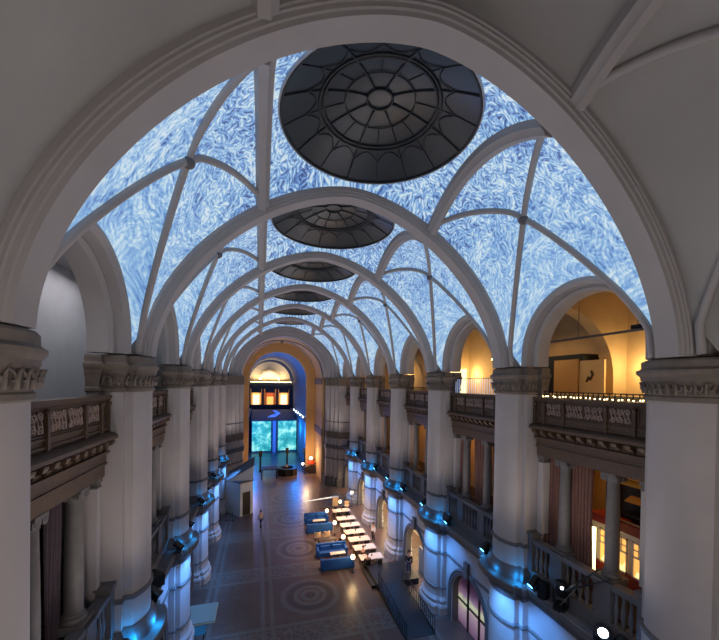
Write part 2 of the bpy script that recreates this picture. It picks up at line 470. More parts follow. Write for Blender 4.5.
# domes
def make_dome(label, loc):
    t = thing('skylight_dome', label, 'dome', loc, 0, 'dark glass domes along the vault')
    def zr(r): return -0.06 + 0.95 * (1 - (r / 3.26) ** 2)
    obj('ring', MB().lathe([(3.22, -.09), (3.25, -.09), (3.275, -.04), (3.26, .06), (3.22, .06), (3.21, -.02), (3.22, -.09)], n=96), RINGM, t, 40)
    g = MB(); rows = []
    for j in range(13):
        r = 3.23 * j / 12 + 0.001
        rows.append([(r * cos(2 * pi * i / 64), r * sin(2 * pi * i / 64), zr(r)) for i in range(64)])
    g.grid(rows, closed=True)
    obj('glass', g, DGLASS, t, 'all')
    rib = MB().tube([(r, 0, zr(r) - .03) for r in [0.45 + 2.78 * i / 10 for i in range(11)]], 0.03, 6).mesh('glazing_bar', DBAR, 'all')
    thin = MB().tube([(r, 0, zr(r) - .02) for r in [1.2 + 2.04 * i / 8 for i in range(9)]], 0.016, 6).mesh('glazing_bar', DBAR, 'all')
    for i in range(32):
        if i % 4 and i % 2 == 1: me = thin
        elif i % 4 == 0: me = rib
        else: me = thin
        if i % 4 == 0 or i % 2 == 0 or True:
            if i % 2 and i % 4 in (1, 3) and False: continue
            if i % 2 == 0: link('glazing_bar', me, t, None, 2 * pi * i / 32 + .1)
    for r, w in ((0.42, .04), (1.15, .022), (1.85, .045), (1.98, .035), (3.18, .04)):
        obj('hoop', MB().tube([(r * cos(2 * pi * i / 64), r * sin(2 * pi * i / 64), zr(r) - .04) for i in range(64)], w, 6, True), DBAR, t, 'all')
    sc = MB()
    for i in range(16):
        a0 = 2 * pi * i / 16 + .1
        pts = []
        for q in range(9):
            f = q / 8; a = a0 + f * 2 * pi / 16; r = 2.08 + 0.0 + 0.36 * abs(2 * f - 1) ** 2
            pts.append((r * cos(a), r * sin(a), zr(r) - .03))
        sc.tube(pts, 0.018, 5)
    obj('scalloped_tracery', sc, DBAR, t, 'all')
    return t
dl = ['', 'largest dark glass dome, nearest to the viewer at the top of the picture', 'second dark glass dome, just below the second great arch',
      'third dark glass dome along the vault', 'fourth dark glass dome along the vault', 'fifth dark glass dome, a thin sliver far along the vault',
      'sixth and farthest dark glass dome, hardly visible at the vault end']
d0 = make_dome(dl[1], (VX, YB(1), ZD))
for k in range(2, 7): copy_tree(d0, dl[k], (VX, YB(k), ZD))

# ------------------------------------------------------------------ piers
OFF = 8.2
def foot(d, narrow=0.0):
    """plan outline of a pier: bowed front shaft, two steps behind; local x = offset into the wall"""
    p = [(9.3, -1.3 - d), (8.95 - d, -1.3 - d), (8.95 - d, -1.1 - d), (8.3 - d, -1.1 - d), (8.3 - d, -.86 - d * .9)]
    h = .86 + d * .9; x0 = 8.05 - d; sag = .32
    R = (h * h + sag * sag) / (2 * sag); a = math.asin(h / R)
    for i in range(13):
        t = -a + 2 * a * i / 12
        p.append((x0 - sag + R - R * cos(t), R * sin(t)))
    p += [(8.3 - d, .86 + d * .9), (8.3 - d, 1.1 + d), (8.95 - d, 1.1 + d), (8.95 - d, 1.3 + d), (9.3, 1.3 + d)]
    return [(x - OFF, y) for x, y in p]
def pier_loft(levels):
    return MB().loft([[(x, y, z) for x, y in foot(d)] for d, z in levels])
def build_pier(label, loc, rot):
    t = thing('pier', label, 'pier', loc, rot, 'stone piers of the nave')
    obj('base', pier_loft([(.34, 0), (.34, .26), (.3, .3), (.36, .42), (.36, .5), (.3, .62), (.2, .68), (.24, .8), (.24, .9), (.14, 1.02), (.11, 1.1)]), LOWER, t, 30)
    obj('lower_shaft', pier_loft([(.1, 1.1), (.1, 5.3)]), LOWER, t, 30)
    obj('ring_moulding', pier_loft([(.1, 3.98), (.17, 4.02), (.17, 4.12), (.1, 4.18)]), GREYSTONE, t, 30)
    obj('ring_moulding', pier_loft([(.1, 1.62), (.15, 1.66), (.15, 1.72), (.1, 1.76)]), GREYSTONE, t, 30)
    obj('ledge', pier_loft([(.1, 5.3), (.16, 5.42), (.18, 5.6), (.34, 5.78), (.5, 5.92), (.54, 5.98), (.54, 6.2), (.5, 6.26), (.1, 6.3)]), GREYSTONE, t, 30)
    obj('shaft_foot', pier_loft([(.2, 6.29), (.2, 6.5), (.16, 6.62), (.09, 6.74), (.03, 6.86)]), GREYSTONE, t, 30)
    obj('ring_moulding', pier_loft([(.0, 7.8), (.07, 7.84), (.07, 7.96), (0, 8.0)]), GREYSTONE, t, 30)
    obj('shaft', pier_loft([(0, 6.8), (0, 15.15)]), STONE, t, 30)
    cap = obj('capital', pier_loft([(.02, 15.1), (.07, 15.14), (.07, 15.24), (.03, 15.28), (.05, 15.5), (.11, 15.72), (.13, 15.76), (.13, 15.84), (.19, 15.92), (.21, 15.96), (.21, 16.04), (.15, 16.08), (.12, 16.12), (.12, 16.3), (.08, 16.36)]), DARKSTONE, t, 30)
    # acanthus frieze : scrolls and leaf tips following the outline
    lf = MB(); random.seed(5)
    fp = foot(.06)[1:-1]
    L = [0.0]
    for i in range(1, len(fp)): L.append(L[-1] + sqrt((fp[i][0] - fp[i - 1][0]) ** 2 + (fp[i][1] - fp[i - 1][1]) ** 2))
    def at(u):
        for i in range(1, len(fp)):
            if L[i] >= u:
                f = (u - L[i - 1]) / max(1e-6, L[i] - L[i - 1]); a, b = fp[i - 1], fp[i]
                dx, dy = b[0] - a[0], b[1] - a[1]; l = sqrt(dx * dx + dy * dy) or 1
                return (a[0] + dx * f, a[1] + dy * f, dx / l, dy / l)
        return fp[-1] + (0, 1)
    u = .08
    while u < L[-1] - .05:
        x, y, tx, ty = at(u); nx, ny = -ty, tx          # outward normal
        pts = []
        sg = 1 if random.random() < .5 else -1
        for q in range(12):
            a = sg * q / 11 * 4.4 + .6; r = .105 * (1 - q / 15)
            ou = .06 + .05 * q / 11
            pts.append((x + tx * r * cos(a) + nx * ou, y + ty * r * cos(a) + ny * ou, 15.52 + r * 1.4 * sin(a)))
        lf.tube(pts, .028, 5)
        lf.tube([(x + nx * .04 + tx * .09, y + ny * .04 + ty * .09, 15.33), (x + nx * .08 + tx * .1, y + ny * .08 + ty * .1, 15.55), (x + nx * .15 + tx * .11, y + ny * .15 + ty * .11, 15.68)], [.045, .04, .02], 5)
        u += .2
    obj('acanthus_carving', lf, DARKSTONE, cap, 'all')
    return t
SPR = MB().loft([[(min(x, .75), max(-.6, min(.6, y * .62)), z - 16.4) for x, y in foot(d)] for d, z in ((-.02, 16.42), (-.02, 17.0), (-.1, 17.9), (-.22, 18.6), (-.45, 19.3))]).mesh('springer', STONE_ARCH, 30)
for o in GREAT:
    for s in (1, -1): link('springer', SPR, o, (s * OFF, 0, 0), srot(s))
P0 = None
for s, sn in SIDES:
    for k in range(1, 7):
        if s > 0:
            lab = ['', 'nearest pier at the right edge, filling the corner of the picture', 'second pier along the right side, blue glow on its foot by the tall arched window',
                   'third pier along the right side, beside the ramp railings', 'fourth pier along the right side, between two lit doorways', 'fifth pier along the right side, beyond the cafe tables',
                   'sixth pier along the right side, just before the broad end pier'][k]
        else:
            lab = ['', 'nearest pier at the left edge of the picture', 'second pier along the left side, with vivid blue ledge at its foot', 'third pier along the left side, with a dark spotlight on its ledge',
                   'fourth pier along the left side', 'fifth pier along the left side', 'sixth pier along the left side, beside the white kiosk'][k]
        loc = (CX + s * OFF, YK(k), 0)
        if P0 is None: P0 = build_pier(lab, loc, srot(s))
        else: copy_tree(P0, lab, loc, srot(s))

# ------------------------------------------------------------------ wall arches of the upper arcade
def arch_path(r, zc, zf, n=28):
    """(y,z,ny,nz) for a stilted round arch from foot to foot"""
    out = [(-r, zf, -1, 0)]
    for i in range(n + 1):
        t = pi - pi * i / n
        out.append((r * cos(t), zc + r * sin(t), cos(t), sin(t)))
    out.append((r, zf, 1, 0)); return out
def arch_sweep(r, zc, zf, prof, n=28):
    return MB().loft([[(o - OFF, y + ny * d, z + nz * d) for d, o in prof] for y, z, ny, nz in arch_path(r, zc, zf, n)])
WA1 = arch_sweep(2.62, 16.9, 16.42, [(.3, 8.2), (.26, 8.12), (.12, 8.1), (.06, 8.2), (0, 8.24), (0, 8.62), (.3, 8.62)]).mesh('outer_order', STONE_ARCH, 30)
WA2 = arch_sweep(2.42, 16.9, 16.42, [(.22, 8.56), (.1, 8.54), (.05, 8.62), (0, 8.66), (0, 9.28), (.5, 9.28), (.5, 8.62), (.22, 8.62)]).mesh('inner_order', STONE_ARCH, 30)
for s, sn in SIDES:
    for k in range(0, 7):
        if k == 0 and s < 0: continue
        t = thing('arcade_arch', (ORD[k] if k else 'closest') + ' upper arcade arch along the %s wall, springing from the brown capitals' % sn, 'arch', (CX + s * OFF, YB(k), 0), srot(s), 'upper arcade arches')
        link('outer_order', WA1, t); link('inner_order', WA2, t)

# ------------------------------------------------------------------ wooden balconies
def spiral(mb, cx, cz, off, r, sg, turns=1.4):
    pts = []
    for q in range(14):
        a = sg * q / 13 * turns * 2 * pi; rr = r * (1 - q / 15)
        pts.append((off, cx + rr * cos(a), cz + rr * sin(a)))
    mb.tube(pts, .022, 5)
def build_balcony(label, loc, rot):
    t = thing('balcony', label, 'balcony', loc, rot, 'carved wooden gallery balconies')
    z0 = 12.3
    def B(*bs):
        m = MB()
        for x0, x1, y0, y1, a, b in bs: m.box(x0 - OFF, x1 - OFF, y0, y1, a - z0, b - z0)
        return m
    W = 2.62
    obj('architrave', B((8.74, 9.5, -W + .18, W - .18, 12.3, 12.7), (8.66, 9.5, -W + .18, W - .18, 12.7, 12.78), (8.7, 9.5, -W + .18, W - .18, 12.78, 13.12), (8.62, 9.5, -W + .1, W - .1, 13.08, 13.16)), WOOD, t)
    cornice = MB()
    prof = [(8.72, 13.5), (8.5, 13.52), (8.42, 13.56), (8.42, 13.66), (8.5, 13.72), (8.6, 13.76), (8.72, 13.78)]
    cornice.loft([[(a - OFF, y, b - z0) for a, b in prof] for y in (-W - .02, W + .02)])
    obj('cornice', cornice, WOOD, t)
    obj('parapet', B((8.74, 8.94, -W, W, 13.12, 14.9), (8.69, 8.8, -W, W, 13.84, 13.9), (8.69, 8.8, -W, W, 14.04, 14.1), (8.69, 8.8, -W, W, 14.14, 14.17), (8.69, 8.8, -W, W, 14.78, 14.82)), WOOD, t)
    obj('handrail', B((8.6, 9.0, -W, W, 14.9, 15.0), (8.65, 8.95, -W, W, 14.84, 14.9)), WOOD, t)
    brk = MB(); pr = [(8.74, 13.14), (8.68, 13.2), (8.64, 13.3), (8.5, 13.36), (8.46, 13.44), (8.46, 13.5), (8.74, 13.5)]
    brk.loft([[(a - OFF, y, b - z0) for a, b in pr] for y in (-.1, .1)])
    bm_ = brk.mesh('bracket', WOOD)
    for i in range(11): link('bracket', bm_, t, (0, -2.4 + i * .48, 0))
    pm = MB().box(8.64 - OFF, 8.74 - OFF, -.06, .06, 13.78 - z0, 14.8 - z0).sphere((8.66 - OFF, 0, 14.72 - z0), .085, 8, 6).mesh('post', WOOD)
    for y in (-2.55, -2.0, -.95, .95, 2.0, 2.55): link('post', pm, t, (0, y, 0))
    random.seed(3)
    for y0, y1 in ((-1.88, -1.08), (-.82, -.05), (.05, .82), (1.08, 1.88)):
        m = MB(); w = y1 - y0
        nx = 3
        for i in range(nx):
            for j in (0, 1):
                cy_ = y0 + w * (i + .5) / nx; cz_ = 14.33 + j * .28 - z0
                spiral(m, cy_, cz_, 8.7 - OFF, .125, 1 if (i + j) % 2 else -1)
        for i in range(5):
            y = y0 + w * (i + .5) / 5
            m.tube([(8.71 - OFF, y - .08, 14.22 - z0), (8.69 - OFF, y, 14.47 - z0 + random.uniform(-.05, .05)), (8.71 - OFF, y + .09, 14.72 - z0)], .02, 5)
        obj('relief_panel', m, CARVE, t, 'all')
    for y0, y1 in ((-2.46, -2.1), (2.1, 2.46)):
        m = MB()
        for a, b, c, d in ((y0, y1, 14.22, 14.26), (y0, y1, 14.7, 14.74), (y0, y0 + .04, 14.22, 14.74), (y1 - .04, y1, 14.22, 14.74)): m.box(8.7 - OFF, 8.75 - OFF, a, b, c - z0, d - z0)
        obj('panel_frame', m, WOOD, t)
    return t
BAL = None
for s, sn in SIDES:
    for k in range(1, 7 if s > 0 else 4):
        lab = {(1, 1): 'long carved wooden balcony under the nearest lit arch on the right', (1, 2): 'carved wooden balcony with white-lit railing above it on the right',
               (1, 3): 'third carved balcony along the right wall, under the bright lit arch', (1, 4): 'fourth carved balcony along the right wall',
               (1, 5): 'fifth carved balcony along the right wall', (1, 6): 'farthest carved balcony along the right wall',
               (-1, 1): 'carved wooden balcony at the far left, nearest to the viewer', (-1, 2): 'carved wooden balcony beneath the teal banner on the left', (-1, 3): 'third carved balcony along the left wall, mostly hidden by the pier'}[(s, k)]
        loc = (CX + s * OFF, YB(k), 12.3)
        if BAL is None: BAL = build_balcony(lab, loc, srot(s))
        else: copy_tree(BAL, lab, loc, srot(s))

# ------------------------------------------------------------------ gallery columns and balustrades
def build_column(label, loc):
    t = thing('column', label, 'column', loc, 0, 'grey columns of the middle gallery')
    obj('base', MB().cbox(0, 0, 0, .74, .74, .1).lathe([(.31, .1), (.33, .15), (.31, .2), (.27, .24), (.3, .28), (.25, .33)], n=24), COLSTONE, t, 40)
    obj('shaft', MB().lathe([(.24, .3), (.24, 1.3), (.225, 2.4), (.2, 3.6), (.225, 3.62), (.225, 3.68)], n=24), COLSTONE, t, 40)
    c = MB().cbox(0, 0, 3.86, .56, .56, .1)
    for sx in (-1, 1):
        for sy in (-1, 1):
            c.lathe([(.02, -.09), (.12, -.09), (.12, .09), (.02, .09)], (sx * .16, sy * .21, 3.78), 12, 'x')
            c.lathe([(.05, -.1), (.05, .1)], (sx * .16, sy * .21, 3.78), 8, 'x')
    c.lathe([(.22, 3.66), (.25, 3.76), (.25, 3.86)], n=24)
    obj('capital', c, COLSTONE, t, 40)
    return t
def build_balustrade(label, loc, rot):
    t = thing('balustrade', label, 'balustrade', loc, rot, 'stone balustrades of the middle gallery')
    W = 2.62; z0 = 6.3
    m = MB().box(8.55 - OFF, 8.95 - OFF, -W, W, 0, .5).box(8.5 - OFF, 8.95 - OFF, -W, W, .47, .6)
    obj('plinth', m, GREYSTONE, t)
    obj('handrail', MB().box(8.54 - OFF, 8.92 - OFF, -W, W, 1.88, 2.04).box(8.58 - OFF, 8.88 - OFF, -W, W, 1.8, 1.88), GREYSTONE, t)
    for y in (-1.07, 1.07): obj('pedestal', MB().cbox(8.8 - OFF, y, .5, .5, .62, 1.5).cbox(8.9 - OFF, y, 1.9, .8, .74, .14), GREYSTONE, t)
    for y in (-2.5, 2.5): obj('pedestal', MB().box(8.5 - OFF, 8.96 - OFF, y - .14, y + .14, .55, 2.2).box(8.44 - OFF, 9 - OFF, y - .2, y + .2, 2.2, 2.36), GREYSTONE, t)
    bm_ = MB().lathe([(.09, .58), (.09, .66), (.05, .72), (.1, 1.0), (.095, 1.12), (.05, 1.5), (.05, 1.66), (.08, 1.7), (.09, 1.8)], n=10).mesh('baluster', GREYSTONE, 50)
    for a, b, n in ((-2.3, -1.48, 4), (-.62, .62, 5), (1.48, 2.3, 4)):
        for i in range(n): link('baluster', bm_, t, (8.73 - OFF, a + (b - a) * i / (n - 1), 0))
    return t
C0 = B0 = None
for s, sn in SIDES:
    for k in range(1, 6 if s > 0 else 3):
        lab = '%s stone balustrade along the %s gallery' % (ORD[k], sn) + ((', in front of the lit cabinet' if k == 1 else ', in front of drawn curtains' if k == 2 else ', before a lit opening') if s > 0 else ', in the dim gallery')
        loc = (CX + s * OFF, YB(k), 6.3)
        if B0 is None: B0 = build_balustrade(lab, loc, srot(s))
        else: copy_tree(B0, lab, loc, srot(s))
        for j in (-1, 1):
            w = 'near' if j < 0 else 'far'
            lab = '%s one of the two grey gallery columns below the %s balcony on the %s' % (w, ORD[k], sn)
            loc = (CX + s * 9.0, YB(k) + j * 1.07, 8.34)
            if C0 is None: C0 = build_column(lab, loc)
            else: copy_tree(C0, lab, loc)

PIL = None
for s, sn in SIDES:
    for k in range(1, 6 if s > 0 else 3):
        for j in (-1, 1):
            lab = '%s flat grey pilaster beside the gallery columns below the %s balcony on the %s' % ('near' if j < 0 else 'far', ORD[k], sn)
            loc = (CX + s * 9.25, YB(k) + j * 2.3, 8.66)
            if PIL is None:
                PIL = thing('pilaster', lab, 'pilaster', loc, 0, 'flat pilasters of the middle gallery')
                obj('shaft', MB().cbox(0, 0, 0, .8, .28, 3.3), STONE, PIL); obj('capital', MB().cbox(0, 0, 3.3, .84, .32, .06).cbox(0, 0, 3.36, .8, .28, .12).cbox(0, 0, 3.48, .88, .36, .14), COLSTONE, PIL)
            else: copy_tree(PIL, lab, loc)
# curtains
def build_curtain(label, loc, width, m, h=5.3, group='gallery curtains'):
    nf = max(3, int(width / .16)); N = nf * 8
    rows = []
    for j in range(7):
        z = h * j / 6; row = []
        for i in range(N + 1):
            f = i / N; a = f * nf * 2 * pi
            amp = .07 * (1 + .15 * sin(j * 1.3 + i * .2)); sp = 1 - .08 * sin(pi * j / 6)
            row.append((amp * sin(a) + .02 * sin(a * .37 + j), (f - .5) * width * sp + .02 * cos(a), z))
        rows.append(row)
    back = [[(x + .015, y, z) for x, y, z in r] for r in rows]
    mb = MB(); mb.grid(rows); mb.grid(back)
    o = obj('curtain', mb, m, None, 'all', loc)
    return tag(o, label, 'curtain', group)
XR = CX
for yc, w, lab, m in ((13.2, 1.25, 'brown curtain gathered beside the far edge of the nearest right gallery opening', CURT), (11.55, 1.15, 'brown curtain hanging between the two nearest right gallery columns', CURT)):
    build_curtain(lab, (CX + 9.25, yc, 7.05), w, m)
for i, (dy, w) in enumerate(((-1.75, 1.0), (-.1, 1.3), (1.7, 1.2))):
    build_curtain(['brown curtain nearest the second right pier in the second right gallery bay', 'brown curtain between the two columns of the second right gallery bay', 'brown curtain at the far end of the second right gallery bay'][i], (CX + 9.25, YB(2) + dy, 7.05), w, CURT)
for dy, w, lab in ((-1.2, 1.0, 'plum curtain behind the near column in the left gallery'), (.55, .8, 'plum curtain between the two columns of the left gallery'), (1.75, 1.0, 'plum curtain behind the far column in the left gallery')):
    build_curtain(lab, (CX - 9.3, YB(1) + dy, 7.05), w, CURTL)

# ------------------------------------------------------------------ setting : floor, walls, galleries
fl = MB().box(-8, 16, -1, 100, -.2, 0)
struct(obj('floor', fl, FLOORM))
def wall_arch_panel(mb, side, off, thick, yc, half, z0, z1, r, zc, hole=True):
    """wall slab with a round arched opening"""
    def W(o, y, z): return (CX + side * o, yc + y, z)
    ys = [-half]
    if hole: ys += [r * -cos(pi * i / 24) for i in range(25)]
    ys.append(half)
    for a, b in zip(ys[:-1], ys[1:]):
        def lo(y): return z0 if (not hole or abs(y) > r - 1e-6 or a < -r - 1e-6 or b > r + 1e-6) else zc + sqrt(max(0, r * r - y * y))
        if hole and a >= -r - 1e-6 and b <= r + 1e-6: la, lb = zc + sqrt(max(0, r * r - a * a)), zc + sqrt(max(0, r * r - b * b))
        else: la = lb = z0
        for o in (off, off + thick):
            mb.add([W(o, a, la), W(o, b, lb), W(o, b, z1), W(o, a, z1)], [(0, 1, 2, 3)])
        mb.add([W(off, a, la), W(off, b, lb), W(off + thick, b, lb), W(off + thick, a, la)], [(0, 1, 2, 3)])
    if hole:
        for y in (-r, r):
            mb.add([W(off, y, z0), W(off + thick, y, z0), W(off + thick, y, zc), W(off, y, zc)], [(0, 1, 2, 3)])
for s, sn in SIDES:
    for k in range(0, 7):
        w = MB(); wall_arch_panel(w, s, 8.5, .44, YB(k), 2.61, 0, 6.3, 1.75, 1.95, k >= 1)
        struct(obj('wall_' + sn, w, LOWER))
    # lower arch surrounds, ledges and string courses between the piers
    arc = arch_sweep(1.72, 1.95, 0, [(.42, 8.5), (.4, 8.4), (.3, 8.36), (.2, 8.42), (.12, 8.42), (.06, 8.52), (0, 8.56), (0, 8.95), (.42, 8.95)]).box(8.3 - OFF, 8.5 - OFF, -.2, .2, 3.75, 4.7).mesh('arch_surround', GREYSTONE, 30)
    for k in range(1, 7):
        o = link('lower_arch', arc, None, (CX + s * OFF, YB(k), 0), srot(s))
        tag(o, '%s ground floor arch surround of grey stone along the %s wall' % (ORD[k], sn), 'arch', 'ground floor arch surrounds')
        tr = MB()
        pr = [(8.6, 5.4), (8.4, 5.5), (8.28, 5.8), (8.08, 5.95), (8.06, 6.0), (8.06, 6.22), (8.1, 6.28), (8.9, 6.3), (8.9, 5.4)]
        tr.loft([[(a - OFF, y, b) for a, b in pr] for y in (-2.66, 2.66)])
        pr = [(8.5, 3.98), (8.43, 4.02), (8.43, 4.12), (8.5, 4.18)]
        for y0, y1 in ((-2.66, -.2), (.2, 2.66)): tr.loft([[(a - OFF, y, b) for a, b in pr] for y in (y0, y1)])
        struct(obj('trim_%d' % (k + (0 if s > 0 else 6)), tr, GREYSTONE, None, False, (CX + s * OFF, YB(k), 0), srot(s)))
    # galleries behind
    deep = 15.5 if s > 0 else 12.5
    def X(o): return CX + s * o
    def slab(name, m, o0, o1, y0, y1, z0, z1): return struct(obj(name, MB().box(min(X(o0), X(o1)), max(X(o0), X(o1)), y0, y1, z0, z1), m))
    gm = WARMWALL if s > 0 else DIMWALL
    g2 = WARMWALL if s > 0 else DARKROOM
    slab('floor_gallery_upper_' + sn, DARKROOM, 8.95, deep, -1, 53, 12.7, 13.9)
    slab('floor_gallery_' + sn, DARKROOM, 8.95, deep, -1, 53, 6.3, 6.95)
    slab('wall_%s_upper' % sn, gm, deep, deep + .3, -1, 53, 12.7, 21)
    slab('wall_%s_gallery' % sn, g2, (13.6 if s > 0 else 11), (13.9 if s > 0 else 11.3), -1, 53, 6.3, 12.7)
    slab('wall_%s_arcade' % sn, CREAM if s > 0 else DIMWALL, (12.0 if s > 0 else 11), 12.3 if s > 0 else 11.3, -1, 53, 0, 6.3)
    slab('ceiling_gallery_' + sn, gm, 9.6, deep + .3, -1, 53, 20.6, 21)
    slab('wall_%s_end' % sn, gm, 9.0, deep, 52.6, 53, 0, 21)
    for k in (range(1, 8) if s > 0 else ()):
        # cross walls with a round arch at each pier line of the upper gallery
        c = MB(); cxo = 10.94; r = 3.62; zc = 16.0; N = 24; y0, y1 = YK(k) - .35, YK(k) + .35
        xs = [q for q in [-r * cos(pi * i / N) for i in range(N + 1)] if q > -1.6] + [deep - cxo]
        for a, b in zip(xs[:-1], xs[1:]):
            if a >= -r - 1e-6 and b <= r + 1e-6: la, lb = zc + sqrt(max(0, r * r - a * a)), zc + sqrt(max(0, r * r - b * b))
            else: la = lb = 13.9
            for y in (y0, y1): c.add([(X(cxo + a), y, la), (X(cxo + b), y, lb), (X(cxo + b), y, 20.6), (X(cxo + a), y, 20.6)], [(0, 1, 2, 3)])
            c.add([(X(cxo + a), y0, la), (X(cxo + b), y0, lb), (X(cxo + b), y1, lb), (X(cxo + a), y1, la)], [(0, 1, 2, 3)])
        for q in (r,): c.add([(X(cxo + q), y0, 13.9), (X(cxo + q), y1, 13.9), (X(cxo + q), y1, zc), (X(cxo + q), y0, zc)], [(0, 1, 2, 3)])
        struct(obj('wall_%s_cross' % sn, c, gm))
    # gallery side of the nave above the piers (hidden roof walls)
    slab('wall_%s_attic' % sn, STONE_ARCH, 9.6, 9.9, -1, 53, 19.6, 25.2)
struct(obj('wall_near', MB().box(-6.5, 14, -1.3, -1.0, 0, 26), VAULT))
struct(obj('ceiling_roof', MB().box(-8, 16, -1.3, 100, 25.6, 25.8), DARKROOM))

# left gallery near the viewer : plain wall behind the first left arch
# ------------------------------------------------------------------ far end : end arch, crossing, niche
EX = 3.5
def ring_arch(cx, y0, y1, r0, r1, zc, z0, n=40):
    """wall ring : half annulus r0..r1 with legs down to z0"""
    m = MB(); L = []
    path = [(-1, 0, True)] + [(-cos(pi * i / n), sin(pi * i / n), False) for i in range(n + 1)] + [(1, 0, True)]
    for a, b, leg in path:
        z = z0 if leg else None
        def P(r): return (cx + r * a, zc + r * b if not leg else z0)
        L.append([(P(r0)[0], y0, P(r0)[1]), (P(r1)[0], y0, P(r1)[1]), (P(r1)[0], y1, P(r1)[1]), (P(r0)[0], y1, P(r0)[1])])
    return m.loft(L)
t = thing('end_arch', 'thick stepped plaster arch closing the far end of the vault', 'arch', (0, 0, 0))
for i, (r0, r1, y0, y1) in enumerate(((7.35, 8.6, 51.9, 53.2), (6.9, 7.6, 52.3, 53.6), (6.4, 7.1, 52.7, 54.0), (6.0, 6.6, 53.1, 54.4))):
    m = ring_arch(EX + .2 * (3 - i) * .3, y0, y1, r0, r1, 16.4, 16.4)
    obj('order', m, STONE_ARCH, t, 30)
for s, sn in SIDES:
    t = thing('end_pier', 'broad clustered end pier on the %s, in front of the tan crossing' % sn, 'pier', (CX + s * 7.4, 52.6, 0), srot(s), 'broad end piers')
    def st(z0, z1, d, m, name):
        b = MB()
        for o0, o1, y0, y1 in ((7.6 - d, 9.5, -1.6 - d, 2.0), (7.1 - d, 9.5, -.9 - d, 2.0), (6.6 - d, 9.5, -.2 - d, 2.0), (6.1 - d, 9.5, .5 - d, 2.0)): b.box(o0 - 7.4, o1 - 7.4, y0 if s > 0 else -y1 if False else y0, y1, z0, z1)
        if s < 0:
            b.v = [(x, -y, z) for x, y, z in b.v]
        return obj(name, b, m, t)
    st(0, 1.3, .25, GREYSTONE, 'base'); st(1.3, 15.15, 0, STONE, 'shaft'); st(15.15, 16.4, .12, DARKSTONE, 'capital')
    st(7.2, 8.2, .06, DARKSTONE, 'band'); st(4.0, 4.2, .07, GREYSTONE, 'ring_moulding'); st(9.6, 9.75, .05, GREYSTONE, 'ring_moulding'); st(5.6, 6.2, .15, GREYSTONE, 'ledge')
# crossing walls, vault
CXX = 3.35
for s, sn in SIDES:
    x = CXX + s * 6.1
    struct(obj('wall_%s_crossing' % sn, MB().box(min(x, x + s * .4), max(x, x + s * .4), 54.72, 61.98, 0, 16.3), ORANGEW))
    struct(obj('trim_%d' % (13 if s > 0 else 14), MB().box(min(x - s * .14, x), max(x - s * .14, x), 54.4, 62.0, 15.3, 16.3).box(min(x - s * .12, x), max(x - s * .12, x), 54.4, 62.0, 7.2, 8.2), DARKSTONE))
bv = MB(); rows = []
for y in (54.42, 61.98): rows.append([(CXX + 6.1 * cos(pi * i / 32), y, 16.3 + 6.1 * sin(pi * i / 32)) for i in range(33)])
bv.grid(rows); cr = struct(obj('ceiling_crossing', bv, ORANGEW, None, 'all'))
for d in (1, -1):
    obj('rib', MB().tube([(CXX + 6.0 * cos(pi * i / 24), 58.35 + d * 4 * cos(pi * i / 24), 16.3 + 6.0 * sin(pi * i / 24)) for i in range(25)], .12, 6), STONE_ARCH, cr, 'all')
obj('boss', MB().sphere((CXX, 58.35, 22.2), .3), GREYSTONE, cr, 'all')
def end_wall(name, cx, y, th, half, z0, z1, r, zc, m, zsill=0.0):
    w = MB(); ys = [-half] + [-r * cos(pi * i / 32) for i in range(33)] + [half]
    for a, b in zip(ys[:-1], ys[1:]):
        if a >= -r - 1e-6 and b <= r + 1e-6: la, lb = zc + sqrt(max(0, r * r - a * a)), zc + sqrt(max(0, r * r - b * b))
        else: la = lb = z0
        for q in (y, y + th): w.add([(cx + a, q, la), (cx + b, q, lb), (cx + b, q, z1), (cx + a, q, z1)], [(0, 1, 2, 3)])
        w.add([(cx + a, y, la), (cx + b, y, lb), (cx + b, y + th, lb), (cx + a, y + th, la)], [(0, 1, 2, 3)])
    for q in (-r, r): w.add([(cx + q, y, z0), (cx + q, y + th, z0), (cx + q, y + th, zc), (cx + q, y, zc)], [(0, 1, 2, 3)])
    return struct(obj(name, w, m))
NX0 = 2.85
end_wall('wall_far', NX0 + .2, 62, .6, 8.5, 0, 25.6, 4.85, 15.95, ORANGEW)
NB = 92.0
for s, sn in SIDES:
    x = NX0 + s * 5.4
    struct(obj('wall_%s_niche' % sn, MB().box(min(x, x + s * .4), max(x, x + s * .4), 62.6, NB + 4, 0, 16), NICHEW))
    struct(obj('trim_%d' % (15 if s > 0 else 16), MB().box(min(x - s * .25, x), max(x - s * .25, x), 62.7, NB, 15.0, 15.7).box(min(x - s * .6, x), max(x - s * .6, x), 62.7, NB, 8.6, 9.0), NICHEW))
bv = MB(); rows = []
for y in (62.6, NB + 4): rows.append([(NX0 + 5.4 * cos(pi * i / 32), y, 15.95 + 5.4 * sin(pi * i / 32)) for i in range(33)])
bv.grid(rows); struct(obj('ceiling_niche', bv, NICHEW, None, 'all'))
BXC = 2.5
